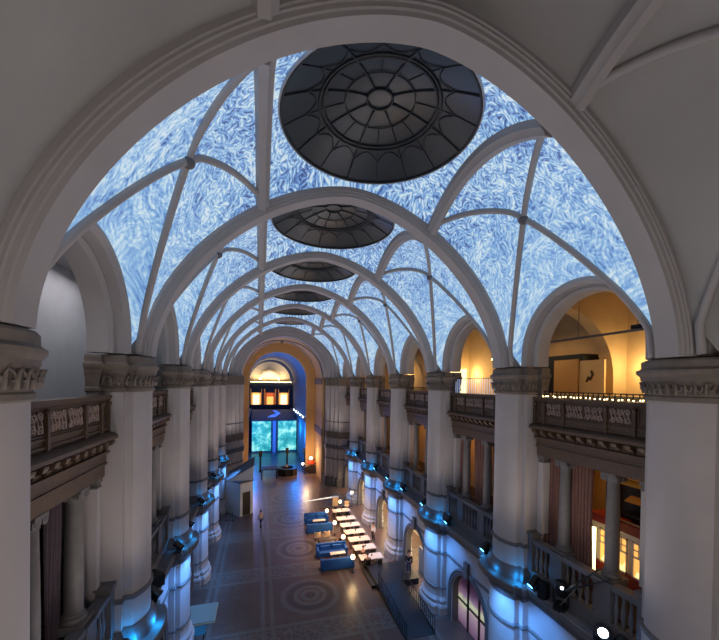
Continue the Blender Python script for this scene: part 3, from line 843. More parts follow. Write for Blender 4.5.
# back wall of the niche : band of three lit openings below a lit lunette
wb = MB().box(BXC - 6, BXC + 7, NB, NB + .4, 0, 9.9).box(BXC - 6, BXC + 7, NB, NB + .4, 13.9, 15.6)
for x0, x1 in ((-6, -4.8), (-2.0, -1.5), (1.5, 2.0), (4.8, 7)): wb.box(BXC + x0, BXC + x1, NB, NB + .4, 9.9, 13.9)
struct(obj('wall_far_niche', wb, mat('niche_back_dark', '2a3038', 0.8)))
end_wall('wall_far_lunette', BXC, NB, .4, 7, 15.6, 22.5, 5.1, 15.7, NICHEW)
struct(obj('wall_far_back', MB().box(BXC - 7, BXC + 8, NB + 3.6, NB + 3.9, 9, 22.4), CREAM))
WARMWIN = mat('lit_amber_window', 'ffb860', .5, emit='ffb050', estr=1.6)
WARMWIN2 = mat('lit_cream_window', 'ffe6b8', .5, emit='ffdfa8', estr=1.8)
REDWIN = mat('lit_red_door', 'd06020', .5, emit='c85818', estr=1.3)
for i, x in enumerate((-3.4, 0, 3.4)):
    w = struct(obj('window_%d' % (i + 1), MB().box(BXC + x - 1.2, BXC + x + 1.2, NB + .1, NB + .3, 9.9, 13.9), (REDWIN if i == 1 else WARMWIN)))
    obj('pane', MB().box(BXC + x - .8, BXC + x + .8, NB + .02, NB + .1, 9.95, 12.4 if i != 1 else 11.9), WARMWIN2 if i != 1 else WARMWIN, w)
    m = MB()
    for q in (-1.15, -.85, .85, 1.15): m.box(BXC + x + q - .05, BXC + x + q + .05, NB - .05, NB + .1, 9.9, 13.9)
    m.box(BXC + x - 1.2, BXC + x + 1.2, NB - .05, NB + .1, 12.9, 13.9)
    obj('frame', m, BLACK, w)
# inner dividing arch glimpsed through the lunette
struct(obj('trim_17', ring_arch(BXC - .1, NB + 2.6, NB + 3.5, 2.1, 2.6, 16.2, 15.6), CREAM, None, 30))
rl = MB().box(BXC - 5, BXC + 5.2, NB - .3, NB - .2, 15.6, 15.7)
o = obj('string_of_lights', rl, BULB); tag(o, 'row of small warm lights on the gallery rail above the black openings', 'lights')

# projection house in the niche
SCR = bpy.data.materials.new('projected_water'); SCR.use_nodes = True
nt = SCR.node_tree; b = nt.nodes['Principled BSDF']; XN = NX(nt)
tc = nt.nodes.new('ShaderNodeTexCoord').outputs['Object']
f = XN.m('ADD', XN.m('MULTIPLY', XN.noise(tc, .55, 2).outputs['Fac'], .5), XN.m('MULTIPLY', XN.noise(tc, 3.5, 5, .7).outputs['Fac'], .35))
rp = nt.nodes.new('ShaderNodeValToRGB'); nt.links.new(f, rp.inputs[0])
rp.color_ramp.elements[0].position = .34; rp.color_ramp.elements[0].color = lin((30, 132, 142)); rp.color_ramp.elements[1].position = .53; rp.color_ramp.elements[1].color = lin((168, 240, 228))
e = rp.color_ramp.elements.new(.42); e.color = lin((56, 176, 186))
nt.links.new(rp.outputs[0], b.inputs['Emission Color']); b.inputs['Base Color'].default_value = lin('1c3438'); b.inputs['Emission Strength'].default_value = 1.25
HOUSE = mat('slate_blue_boards', '4a5a70', .7)
t = thing('projection_pavilion', 'blue-lit pavilion carrying two glowing turquoise screens in the far niche', 'pavilion', (3.2, 80, 0))
hb = MB(); hb.add([(-4.9, .3, 0), (4.9, .3, 0), (4.9, 9, 0), (-4.9, 9, 0), (-4.9, .3, 7.0), (4.9, .3, 7.0), (4.9, 9, 8.7), (-4.9, 9, 8.7)], [(0, 3, 2, 1), (0, 1, 5, 4), (1, 2, 6, 5), (2, 3, 7, 6), (3, 0, 4, 7)])
obj('body', hb, HOUSE, t)
obj('roof', MB().add([(-5.0, .1, 7.02), (5.0, .1, 7.02), (5.0, 9, 8.75), (-5.0, 9, 8.75), (-5.0, .1, 7.15), (5.0, .1, 7.15), (5.0, 9, 8.88), (-5.0, 9, 8.88)], [(0, 3, 2, 1), (4, 5, 6, 7), (0, 1, 5, 4), (1, 2, 6, 5), (2, 3, 7, 6), (3, 0, 4, 7)]), HOUSE, t)
obj('screen', MB().box(-4.75, -.75, .1, .28, .35, 6.9), SCR, t); obj('screen', MB().box(.8, 4.8, .1, .28, .35, 6.9), SCR, t)
obj('centre_post', MB().box(-.35, .3, -.2, .3, 0, 7.0), mat('pale_blue_post', '9fb4d8', .6), t)
obj('roof_light', MB().add([(-1.6, 2.2, 7.57), (.2, 2.4, 7.61), (1.6, 5.5, 8.2), (.6, 8, 8.7), (-.2, 8, 8.7), (.6, 5.5, 8.2), (-.6, 4, 7.92)], [(0, 1, 2, 3, 4, 5, 6)]), mat('blue_led_strip', '3080ff', .5, emit='2a70e0', estr=1.0), t)
for i in range(5):
    o = obj('wall_spot', MB().lathe([(.05, 0), (.13, .05), (.13, .25), (.02, .3)], (0, 0, 0), 10), LENS, None, False, (NX0 + 4.95, 66 + i * 4.4, 9.0))
    tag(o, 'small white spot on the blue niche ledge, %s from the viewer' % ORD[i + 1] if i else 'small white spot on the blue niche ledge, nearest the viewer', 'spotlight', 'spots on the niche ledge')

# ------------------------------------------------------------------ things in the upper right gallery
o = obj('display_cabinet', MB().box(17.6, 18.9, 15.6, 19.3, 13.9, 17.4), BLACK); tag(o, 'black display cabinet in the upper right gallery behind the nearest lit arch', 'cabinet')
pm = mat('ochre_board', 'c09a60', .7); pm2 = mat('pale_board', 'd8bd88', .7)
t = thing('partition', 'tan display panels standing beside the black cabinet in the upper right gallery', 'panel', (17.45, 14.9, 13.9))
obj('board', MB().box(0, .12, .95, 2.6, 0, 3.2), pm, t); obj('board', MB().box(.1, .22, -.6, .9, 0, 3.1), pm2, t); obj('foot', MB().box(-.1, .4, -.6, 2.6, 0, .12), BLACK, t)
m = MB().tube([(-.05, .3, 1.9), (-.09, .15, 2.15), (-.09, .05, 2.0), (-.09, -.1, 2.3), (-.09, 0, 2.5)], .06, 6); obj('mounted_object', m, BLACK, t)
o = obj('low_display_plinth', MB().box(16.2, 17.0, 8.6, 17.6, 13.9, 15.1), pm2); tag(o, 'long pale low plinth across the upper right gallery floor', 'plinth')
t = thing('track_rail', 'thin grey lighting rail hung across the nearest upper right gallery', 'rail', (15, 13, 17.9))
obj('beam', MB().box(-.04, .04, -5.2, 5.2, -.05, .05), GREYSTONE, t)
for y in (-2.2, .6, 3.2): obj('hanger', MB().lathe([(.015, .05), (.015, 2.65)], (0, y, 0), 6), GREYSTONE, t)
obj('cable_box', MB().box(-.12, .12, -2.9, -2.0, .06, .22), IRON, t)
for i, y in enumerate((9.6, 9.95, 10.25)):
    t = thing('track_spotlight', '%s of three small spotlights clustered on the gallery lighting rail' % ('first', 'middle', 'last')[i], 'spotlight', (15.0, y, 17.45), 0, 'rail spotlights')
    obj('body', MB().lathe([(.02, -.12), (.07, -.1), (.08, .1), (.03, .14)], (0, 0, .1), 10), IRON, t); obj('lens', MB().lathe([(.01, -.06), (.065, -.05), (.065, -.02), (.01, -.01)], (0, 0, .02), 10), BULB, t)
    obj('stem', MB().box(-.015, .015, -.015, .015, .2, .42), IRON, t)
def iron_railing(label, k, h, m, bulbs, off=9.05):
    t = thing('iron_railing', label, 'railing', (CX + off, YB(k), 15.0), 0, 'thin railings above the right balconies')
    obj('top_bar', MB().box(-.02, .02, -2.4, 2.4, h - .04, h), IRON, t)
    me = MB().lathe([(.022, -1.1), (.022, h - .04)], n=6).mesh('bar', m)
    n = 22
    for i in range(n): link('bar', me, t, (0, -2.35 + 4.7 * i / (n - 1), 0))
    if bulbs:
        me = MB().sphere((0, 0, 0), .024, 8, 6).mesh('bulb', BULB, 'all'); random.seed(2)
        for i in range(26): link('bulb', me, t, (-.12 + random.uniform(-.03, .03), -2.35 + 4.7 * i / 25 + random.uniform(-.06, .06), .04 + random.uniform(-.01, .03)))
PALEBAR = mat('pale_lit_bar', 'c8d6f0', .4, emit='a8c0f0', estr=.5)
iron_railing('dark low railing with sparkling small lights along the nearest right balcony', 1, .28, IRON, True)
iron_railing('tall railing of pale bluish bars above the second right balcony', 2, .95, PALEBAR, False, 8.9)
iron_railing('low dark railing above the third right balcony before the bright screen', 3, .3, IRON, False)
o = obj('hanging_screen', MB().box(16.8, 16.95, YB(3) + .2, YB(3) + 2.6, 14.4, 16.9), mat('bright_lit_screen', 'fff0c0', .5, emit='ffe4a0', estr=2.2)); tag(o, 'bright cream glowing screen in the third upper right gallery bay', 'screen')
o = obj('hanging_board', MB().box(14.6, 14.75, YB(2) - 1.0, YB(2) + .6, 14.2, 17.2), BLACK); tag(o, 'tall black board in the second upper right gallery behind the pale railing', 'board')
for i, (x, y, z) in enumerate(((15.2, YB(2) + 1.4, 17.6), (15.2, YB(2) + 1.9, 17.3), (15.2, YB(2) - .2, 18.0))):
    t = thing('ceiling_spotlight', '%s tiny lit spotlight high in the second right gallery bay' % ('first', 'second', 'third')[i], 'spotlight', (x, y, z), 0, 'gallery ceiling spotlights')
    obj('lens', MB().sphere((0, 0, 0), .08, 8, 6), BULB, t); obj('rod', MB().lathe([(.015, .05), (.015, 20.6 - z)], n=6), IRON, t)
# banner on the left
bn = [(-2.36, 13.95), (.4, 13.95)] + [(y, 16.9 + sqrt(2.37 ** 2 - y * y)) for y in (.4, 0, -.5, -1, -1.5, -1.9, -2.2, -2.36)]
o = obj('hanging_banner', MB().loft([[(x, y, z - 13.95) for y, z in bn] for x in (-.02, .02)]), mat('teal_cloth', '1f8aa0', .8), None, False, (CX - 9.3, YB(2), 13.95), pi); tag(o, 'teal cloth hanging in the second upper arch on the left', 'banner')

# ------------------------------------------------------------------ lit cabinet in the nearest right gallery bay
t = thing('glazed_cabinet', 'white framed cabinet with amber lit windows and red base in the nearest right gallery', 'cabinet', (14.3, 10.2, 6.95))
GWHITE = mat('off_white_joinery', 'c9c4bc', .6); RED = mat('dark_red_boards', '7a2018', .6); AMB = mat('amber_glow_glass', 'ffc060', .4, emit='ffb860', estr=1.0); AMB2 = mat('pale_amber_glow', 'ffe0a0', .4, emit='ffdc98', estr=1.3)
obj('carcass', MB().box(0, 1.1, -2.4, 1.9, 0, 2.7), GWHITE, t)
obj('base_board', MB().box(-.06, 0, -2.4, 1.9, .55, 1.05), RED, t)
obj('top_board', MB().box(-.1, 1.15, -2.45, 1.95, 2.7, 3.05), RED, t)
for y in (-1.6, -.9, -.2, .5, 1.2):
    wdw = obj('window', MB().box(-.05, 0, y - .22, y + .22, 1.1, 2.45), AMB, t)
    mm = MB()
    for a, b_, c_, d_ in ((-.25, .25, 1.06, 1.12), (-.25, .25, 1.86, 1.93), (-.25, .25, 2.42, 2.48), (-.25, -.2, 1.06, 2.48), (.2, .25, 1.06, 2.48), (-.02, .02, 1.9, 2.46), (-.22, .22, 2.15, 2.19)):
        mm.box(-.09, -.03, y + a, y + b_, c_, d_)
    obj('mullions', mm, GWHITE, wdw)
    obj('lit_scene', MB().add([(-.055, y - .2, 1.12), (-.055, y + .15, 1.12), (-.055, y + .05, 1.38), (-.055, y - .05, 1.3), (-.055, y - .15, 1.55)], [(0, 1, 2, 3, 4)]), AMB2, wdw)
t = thing('vitrine', 'dark glazed showcase with tan frame standing on the amber windowed cabinet', 'showcase', (14.35, 10.2, 10.0))
obj('case', MB().box(.5, 1.6, -2.2, 1.7, 0, 1.4), BLACK, t)
fr = MB(); fr.tube([(0, .75, 0), (0, .75, 1.95), (0, .68, 2.05), (0, -2.2, 2.05)], .05, 6); fr.tube([(0, .75, .05), (0, -2.2, .05)], .045, 6); obj('frame', fr, mat('tan_frame', '8a7458', .5), t)
obj('tilted_board', MB().add([(.1, .6, .85), (.1, -2.2, .85), (.5, -2.2, 1.05), (.5, .6, 1.05)], [(0, 1, 2, 3)]), mat('brown_board', '503520', .6), t)
obj('shelf', MB().box(.05, .5, -2.2, .6, .3, .36).box(.05, .12, -1.9, -.4, .36, .6), IRON, t)
o = obj('light_column', MB().lathe([(.09, 0), (.09, 2.0)], n=12), mat('glowing_tube', 'fff0c0', .3, emit='ffe090', estr=5), None, True, (13.6, 11.4, 7.6)); tag(o, 'tall bright glowing light tube beside the curtain in the nearest right gallery', 'lamp')
o = obj('light_column_stand', MB().cbox(13.6, 11.4, 6.95, .4, .4, .65), RED); tag(o, 'dark red block under the glowing light tube', 'stand')

# ------------------------------------------------------------------ stage gear on the ledges
def build_spot(label, loc, rot, lens=LENSB, a=-2.3):
    t = thing('spotlight', label, 'spotlight', loc, rot, 'black spotlights on the ledges')
    obj('base', MB().cbox(0, 0, 0, .34, .34, .06), BLACK, t)
    obj('yoke', MB().box(-.04, .04, -.22, -.19, .05, .4).box(-.04, .04, .19, .22, .05, .4).box(-.04, .04, -.22, .22, .05, .08), BLACK, t)
    b = MB().lathe([(.05, -.26), (.14, -.24), (.17, -.1), (.17, .24), (.19, .26), (.19, .32), (.14, .32)], n=16)
    b.v = [(x * cos(a) + z * sin(a), y, -x * sin(a) + z * cos(a) + .38) for x, y, z in b.v]; obj('housing', b, BLACK, t, 40)
    l = MB().lathe([(.005, .3), (.13, .3), (.13, .33), (.005, .34)], n=16)
    l.v = [(x * cos(a) + z * sin(a), y, -x * sin(a) + z * cos(a) + .38) for x, y, z in l.v]; obj('lens', l, lens, t)
    return t
SP = {}
spots = []
for k in range(1, 6):
    spots += [(1, 8.28, YK(k) + 1.75, 'far', k), (1, 8.28, YK(k + 1) - 1.8, 'near', k + 1)]
for k in range(2, 6): spots += [(-1, 7.95, YK(k) - 1.6, 'near', k), (-1, 8.0, YK(k) + 1.6, 'far', k)]
S0 = None
for s, off, y, w, k in spots:
    lab = 'black spotlight on the %s ledge at the %s foot of the %s pier' % ('right' if s > 0 else 'left', w, ORD[k])
    loc = (CX + s * off, y, 6.3)
    if S0 is None: S0 = build_spot(lab, loc, srot(s))
    else: copy_tree(S0, lab, loc, srot(s))
t = build_spot('large spotlight with dazzling white lens on the right ledge in front of the balustrade', (11.95, 9.6, 6.3), .75, LENS, -1.25)
t.scale = (1.2, 1.2, 1.2)
t = thing('moving_head_lamp', 'bulky black lamp with one small white light, tilted against the right balustrade', 'spotlight', (12.05, 11.5, 6.3), .4)
obj('base', MB().cbox(0, 0, 0, .5, .4, .22), BLACK, t); obj('arm', MB().box(-.05, .05, -.3, -.24, .2, .8), BLACK, t); obj('arm', MB().box(-.05, .05, .24, .3, .2, .8), BLACK, t)
b = MB().lathe([(.1, -.32), (.22, -.26), (.26, 0), (.22, .3), (.1, .34)], (0, 0, .85), 16); obj('head', b, BLACK, t, 'all'); obj('lens', MB().sphere((-.22, -.12, 1.02), .06, 8, 6), LENS, t)
t = thing('lamp_bracket', 'pair of black bars crossing from the column foot to the right ledge', 'bracket', (12.1, 10.5, 6.3))
obj('bar', MB().bar((.05, 1.1, .6), (.3, -.4, 2.35), .06), BLACK, t); obj('bar', MB().bar((-.1, 1.0, .75), (.25, -.85, 2.2), .06), BLACK, t); obj('rod', MB().bar((-.2, 1.0, .1), (.1, .2, 1.5), .035), COLSTONE, t)
o = obj('loudspeaker', MB().cbox(0, 0, 0, .34, .36, .7, .3, .94), BLACK, None, False, (11.95, 12.3, 6.3)); tag(o, 'small black loudspeaker box on the right ledge under the nearest balustrade', 'loudspeaker')
for i, dx in enumerate((0, .12, .24)):
    o = obj('cable', MB().tube([(11.85 + dx + .03 * sin(j * 1.7 + i), 8.9 + j * .55, 6.33) for j in range(9)], .018, 5), mat('grey_cable', '8c8a92', .5)); tag(o, '%s of three thin cables running along the nearest right ledge' % ('outermost', 'middle', 'innermost')[i], 'cable', 'ledge cables')
t = thing('stage_lamp', 'black box shaped stage lamp on the left ledge before the third pier', 'spotlight', (CX - 8.15, 16.9, 6.3), .5)
obj('housing', MB().cbox(0, 0, .35, .55, .75, .5, .3), BLACK, t); obj('stand', MB().bar((.2, .3, 0), (0, 0, .5), .06).bar((-.2, -.3, 0), (0, 0, .5), .06).cbox(0, 0, 0, .5, .6, .04), BLACK, t)

# ------------------------------------------------------------------ ground floor : window, doors
AUR = bpy.data.materials.new('projected_aurora'); AUR.use_nodes = True
nt = AUR.node_tree; b = nt.nodes['Principled BSDF']; XN = NX(nt)
tc = nt.nodes.new('ShaderNodeTexCoord').outputs['Object']; sp_ = nt.nodes.new('ShaderNodeSeparateXYZ'); nt.links.new(tc, sp_.inputs[0])
h = XN.m('ADD', XN.m('ADD', sp_.outputs[2], XN.m('MULTIPLY', sp_.outputs[1], .12)), XN.m('MULTIPLY', XN.m('SUBTRACT', XN.noise(tc, 1.1, 2).outputs['Fac'], .5), .8))
rp = nt.nodes.new('ShaderNodeValToRGB'); nt.links.new(XN.m('DIVIDE', h, 3.8), rp.inputs[0])
rp.color_ramp.elements[0].position = .05; rp.color_ramp.elements[0].color = lin((120, 90, 120)); rp.color_ramp.elements[1].position = .92; rp.color_ramp.elements[1].color = lin((26, 16, 30))
for p_, c_ in ((.3, (176, 150, 168)), (.4, (206, 204, 176)), (.47, (214, 222, 186)), (.56, (150, 120, 150)), (.7, (72, 46, 70))):
    e = rp.color_ramp.elements.new(p_); e.color = lin(c_)
nt.links.new(rp.outputs[0], b.inputs['Emission Color']); b.inputs['Base Color'].default_value = lin('2a2230'); b.inputs['Emission Strength'].default_value = .7
def arch_plate(off0, off1, r, zc, z0, n=24):
    m = MB(); pts = [(-r, z0)] + [(-r * cos(pi * i / n), zc + r * sin(pi * i / n)) for i in range(n + 1)] + [(r, z0)]
    return m.loft([[(o - OFF, y, z) for y, z in pts] for o in (off0, off1)])
w = struct(obj('window_4', arch_plate(9.0, 9.06, 1.75, 1.95, 0), AUR, None, False, (CX + OFF, YB(2), 0)))
fr = MB()
for y in (-.58, .58): fr.box(8.9 - OFF, 9.0 - OFF, y - .05, y + .05, 0, 3.5)
fr.box(8.9 - OFF, 9.0 - OFF, -1.7, 1.7, 1.5, 1.58); obj('mullions', fr, BLACK, w)
DOORD = mat('dark_brown_door', '2b2220', .6)
n_ = 1
for k in (1, 2, 3, 4, 5, 6):
    struct(obj('door_%d' % n_, arch_plate(9.2, 9.3, 1.75, 1.95, 0), DOORD, None, False, (CX - OFF, YB(k), 0), pi)); n_ += 1
struct(obj('door_%d' % n_, arch_plate(9.2, 9.3, 1.75, 1.95, 0), DOORD, None, False, (CX + OFF, YB(1), 0))); n_ += 1
o = obj('notice_board', MB().cbox(0, 0, 0, .08, 1.1, 2.0), mat('grey_board', '8a8884', .7), None, False, (13.0, 26.1, .0)); tag(o, 'grey free standing board inside the lit doorway by the ramp', 'board')

# ramp and landing
t = thing('ramp', 'dark access ramp rising along the right wall to the lit doorway', 'ramp', (9.7, 19.4, 0))
RAMPM = mat('dark_ramp_boards', '1b1c22', .35, var=.1)
obj('slope', MB().add([(-1.05, 0, 0), (1.0, 0, 0), (1.0, 5.3, 0), (-1.05, 5.3, 0), (-1.05, 0, .02), (1.0, 0, .02), (1.0, 5.3, .45), (-1.05, 5.3, .45)], [(0, 3, 2, 1), (4, 5, 6, 7), (0, 1, 5, 4), (1, 2, 6, 5), (2, 3, 7, 6), (3, 0, 4, 7)]), RAMPM, t)
obj('landing', MB().box(-1.05, 2.35, 5.3, 8.2, 0, .45), RAMPM, t)
for i, (x, lab) in enumerate(((8.72, 'black ramp railing on the open floor side'), (10.62, 'black ramp railing on the pier side'))):
    t = thing('ramp_railing', lab, 'railing', (x, 19.4, 0), 0, 'ramp railings')
    obj('handrail', MB().bar((0, 0, .95), (0, 5.3, 1.4), .05).bar((0, 0, .2), (0, 5.3, .6), .04), BLACK, t)
    me = MB().box(-.015, .015, -.015, .015, 0, .93).mesh('post', BLACK)
    for j in range(19): link('post', me, t, (0, .03 + j * .29, .02 + .43 * j / 18.2))
o = obj('step_block', MB().box(8.5, 8.95, 27.65, 28.0, 0, .3).box(8.3, 8.62, 25.0, 27.6, 0, .22), BLACK); tag(o, 'low black edge block beside the ramp landing and the front cafe table', 'step')

# ------------------------------------------------------------------ cafe
def build_table(label, loc):
    t = thing('cafe_table', label, 'table', loc, 0, 'white cafe tables in a row')
    obj('tabletop', MB().cbox(0, 0, .71, 2.0, 1.0, .05), TABLE, t)
    me = MB().cbox(0, 0, 0, .06, .06, .71).mesh('leg', BLACK)
    for x in (-.88, .88):
        for y in (-.35, .35): link('leg', me, t, (x, y, 0))
    return t
def build_chair(label, loc, rot):
    t = thing('cafe_chair', label, 'chair', loc, rot, 'black cafe chairs')
    obj('seat', MB().cbox(0, 0, .43, .44, .44, .05), CHAIRM, t)
    bk = MB(); rows = []
    for j in range(5):
        z = .5 + .36 * j / 4; rows.append([(.22 * sin(a), -.2 - .03 * j / 4 + .06 * (1 - cos(a)), z) for a in [-1.1 + 2.2 * i / 8 for i in range(9)]])
    bk.grid(rows); bk.grid([[(x, y - .03, z) for x, y, z in r] for r in rows]); obj('backrest', bk, CHAIRM, t, 'all')
    me = MB().lathe([(.018, 0), (.022, .44)], n=6).mesh('leg', CHAIRM)
    for x in (-.19, .19):
        for y in (-.19, .19): link('leg', me, t, (x, y, 0))
    return t
TY = [28.35, 30.15, 31.9, 33.6, 35.35, 37.2, 39.6]
TN = ['nearest white cafe table, with two seated people', 'second white cafe table from the front of the row', 'third white cafe table from the front of the row', 'middle white cafe table of the row of seven',
      'third white cafe table from the back of the row', 'second white cafe table from the back of the row', 'farthest white cafe table, near the pale armchair']
T0 = H0 = None
PLATE = mat('white_crockery', 'f0ece4', .3)
for i, y in enumerate(TY):
    x = 9.25 if i else 9.3
    if T0 is None: T0 = build_table(TN[i], (x, y, 0))
    else: copy_tree(T0, TN[i], (x, y, 0))
    for j, (dx, dy, r, w) in enumerate(((-.5, -.68, 0, 'near left'), (.5, -.68, 0, 'near right'), (-.5, .68, pi, 'far left'), (.5, .68, pi, 'far right'))):
        if i == 0 and j == 3: pass
        lab = 'black cafe chair at the %s side of the %s white table from the front' % (w, ['first', 'second', 'third', 'fourth', 'fifth', 'sixth', 'seventh'][i])
        rr = r + random.uniform(-.15, .15)
        if H0 is None: H0 = build_chair(lab, (x + dx, y + dy, 0), rr)
        else: copy_tree(H0, lab, (x + dx, y + dy, 0), rr)
    o = obj('menu_holder', MB().cbox(0, 0, 0, .12, .05, .16, .4), BLACK, None, False, (x + .1, y + .05, .76)); tag(o, 'tiny dark menu holder on the %s white table from the front' % ['first', 'second', 'third', 'fourth', 'fifth', 'sixth', 'seventh'][i], 'menu holder', 'menu holders')
def build_globe(label, loc, h=1.25):
    t = thing('globe_lamp', label, 'lamp', loc, 0, 'white globe floor lamps')
    obj('base', MB().lathe([(.16, 0), (.16, .03), (.03, .05)], n=16), BLACK, t); obj('pole', MB().lathe([(.02, .04), (.02, h - .15)], n=8), BLACK, t)
    obj('globe', MB().sphere((0, 0, h), .19, 16, 10), GLOBE, t, 'all'); return t
GL = [((7.5, 27.6), 'lit globe lamp in front, beside the near blue sofa'), ((7.6, 31.5), 'lit globe lamp between the beige chairs and the tables'), ((7.5, 34.9), 'lit globe lamp at the corner of the far blue sofas'),
      ((7.35, 38.4), 'lit globe lamp behind the far blue sofas'), ((9.45, 41.0), 'lit globe lamp at the back end of the table row')]
G0 = None
for (x, y), lab in GL:
    if G0 is None: G0 = build_globe(lab, (x, y, 0))
    else: copy_tree(G0, lab, (x, y, 0))
build_globe('tall lit globe lamp against the right wall behind the cafe', (11.3, 42.6, 0), 1.75)
def build_sofa(label, loc, rot, w=2.5):
    t = thing('sofa', label, 'sofa', loc, rot, 'blue cafe sofas')
    obj('seat', MB().cbox(0, .05, .12, w - .3, .75, .32), BLUESOFA, t); obj('backrest', MB().cbox(0, -.4, .1, w, .22, .85), BLUESOFA, t)
    for x in (-1, 1): obj('armrest', MB().cbox(x * (w / 2 - .1), .02, .1, .2, .9, .62), BLUESOFA, t)
    for x in (-1, 1):
        for y in (-.4, .3): obj('foot', MB().cbox(x * (w / 2 - .12), y, 0, .1, .1, .13), BLACK, t)
    for x in (-.55, .55): obj('cushion', MB().cbox(x, -.18, .44, .95, .2, .38, 0, .92), BLUESOFA, t)
    return t
s0 = build_sofa('near blue sofa of the front pair, its back to the viewer', (6.45, 28.7, 0), 0, 2.75)
copy_tree(s0, 'far blue sofa of the front pair, facing the viewer', (6.4, 30.9, 0), pi)
s2 = build_sofa('near blue sofa of the rear pair, behind the two beige chairs', (6.15, 36.2, 0), 0, 2.6)
copy_tree(s2, 'far blue sofa of the rear pair', (6.2, 38.6, 0), pi)
for y, lab, x in ((29.75, 'small white table between the front blue sofas', 6.7), (37.4, 'small white table between the rear blue sofas', 6.3)):
    t = thing('low_table', lab, 'table', (x, y, 0)); obj('tabletop', MB().cbox(0, 0, .66, 1.35, .45, .05), TABLE, t); obj('pedestal', MB().lathe([(.25, 0), (.25, .03), (.04, .06), (.04, .66)], n=12), BLACK, t)
def build_arm(label, loc, rot):
    t = thing('beige_chair', label, 'chair', loc, rot, 'beige upholstered chairs')
    obj('seat', MB().cbox(0, 0, .38, .56, .54, .12), BEIGE, t)
    rows = []
    for j in range(5):
        z = .4 + .5 * j / 4; rows.append([((.31) * sin(a), -.02 - .3 * cos(a), z) for a in [-1.35 + 2.7 * i / 10 for i in range(11)]])
    b = MB(); b.grid(rows); b.grid([[(x * .86, y * .86, z) for x, y, z in r] for r in rows]); b.grid([rows[-1], [(x * .86, y * .86, z) for x, y, z in rows[-1]]]); obj('backrest', b, BEIGE, t, 'all')
    me = MB().lathe([(.015, 0), (.02, .4)], n=6).mesh('leg', CHAIRM)
    for x in (-.22, .22):
        for y in (-.2, .2): link('leg', me, t, (x, y, 0))
    return t
a0 = build_arm('left beige chair of the pair between the blue sofas', (5.6, 34.1, 0), 0)
copy_tree(a0, 'right beige chair of the pair between the blue sofas', (6.55, 34.1, 0), 0)
copy_tree(a0, 'beige chair alone near the back end of the table row', (10.5, 41.9, 0), 2.6)
t = thing('side_table', 'dark side table in front of the two beige chairs', 'table', (6.3, 32.6, 0)); obj('tabletop', MB().cbox(0, 0, .66, 1.7, .5, .05), DOORD, t)
me = MB().cbox(0, 0, 0, .05, .05, .66).mesh('leg', BLACK)
for x in (-.8, .8):
    for y in (-.2, .2): link('leg', me, t, (x, y, 0))
copy_tree(H0, 'dark chair beside the dark side table by the tables', (7.4, 32.4, 0), .4)
t = thing('host_stand', 'pale wooden host stand at the back end of the cafe', 'stand', (9.35, 43.5, 0)); obj('body', MB().cbox(0, 0, 0, .7, .5, 1.05), BEIGE, t); obj('top', MB().cbox(0, 0, 1.05, .85, .6, .06), TABLE, t)

o = obj('floor_light_streak', MB().add([(5.5, 45.55, .005), (10.2, 46.55, .005), (10.2, 46.95, .005), (5.5, 45.68, .005), (5.5, 45.55, .05), (10.2, 46.55, .05), (10.2, 46.95, .05), (5.5, 45.68, .05)], [(0, 3, 2, 1), (4, 5, 6, 7), (0, 1, 5, 4), (1, 2, 6, 5), (2, 3, 7, 6), (3, 0, 4, 7)]), mat('painted_light_streak', 'fff2e0', .4, emit='ffeedd', estr=.9)); tag(o, 'bright white streak of light painted as a glowing strip across the floor behind the cafe', 'light')  # thin glowing slab added for the streak of light on the floor
# ------------------------------------------------------------------ left foreground objects
t = thing('low_platform', 'pale square platform on the floor beside the second left pier', 'platform', (-3.75, 25.0, 0)); obj('board', MB().cbox(0, 0, .02, 2.2, 2.0, .1), mat('grey_green_board', '8f978c', .6), t); obj('edge', MB().cbox(0, 0, 0, 2.24, 2.04, .06), BEIGE, t)
t = thing('slatted_bench', 'small bench of teal lit slats in front of the pale platform', 'bench', (-3.55, 22.7, 0))
TEAL = mat('teal_slats', '2f7f92', .4)
for j in range(6): obj('slat', MB().cbox(0, -.35 + j * .14, .46, 1.1, .07, .05), TEAL, t)
for x in (-.48, .48): obj('leg', MB().bar((x, -.35, 0), (x, -.3, .46), .05).bar((x, .35, 0), (x, .3, .46), .05), BLACK, t)
# kiosk
t = thing('kiosk', 'white ticket kiosk with sloping grey roof and dark doorway on the left', 'kiosk', (-2.05, 42.2, 0))
u = (.79, .61); v_ = (-.61, .79)
def K(a, b, z): return (a * u[0] + b * v_[0], a * u[1] + b * v_[1], z)
def kprism(pts, z0, z1): return MB().loft([[K(a, b, z0) for a, b in pts], [K(a, b, z1) for a, b in pts]])
obj('walls', kprism([(0, 0), (1.75, 0), (1.75, 2.9), (0, 2.9)], 0, 3.85), WHITE, t)
obj('fascia', kprism([(-.15, -.15), (1.85, -.15), (1.85, 3.05), (-.15, 3.05)], 3.85, 3.95), GREYSTONE, t)
up = MB().add([(-1.5, .9, 3.96), (1.4, .75, 3.96), (1.4, .75, 5.6), (-1.5, 5.5, 3.96), (1.4, 5.5, 3.96), (1.4, 5.5, 5.6)], [(0, 1, 2), (5, 4, 3), (0, 2, 5, 3), (1, 4, 5, 2), (0, 3, 4, 1)])
obj('gable', up, WHITE, t)
obj('roof', MB().add([(-1.6, .7, 3.95), (1.5, .7, 5.7), (1.5, 5.6, 5.7), (-1.6, 5.6, 3.95), (-1.6, .7, 4.02), (1.5, .7, 5.77), (1.5, 5.6, 5.77), (-1.6, 5.6, 4.02)], [(0, 3, 2, 1), (4, 5, 6, 7), (0, 1, 5, 4), (1, 2, 6, 5), (2, 3, 7, 6), (3, 0, 4, 7)]), mat('grey_roof_felt', '5b5a60', .8), t)
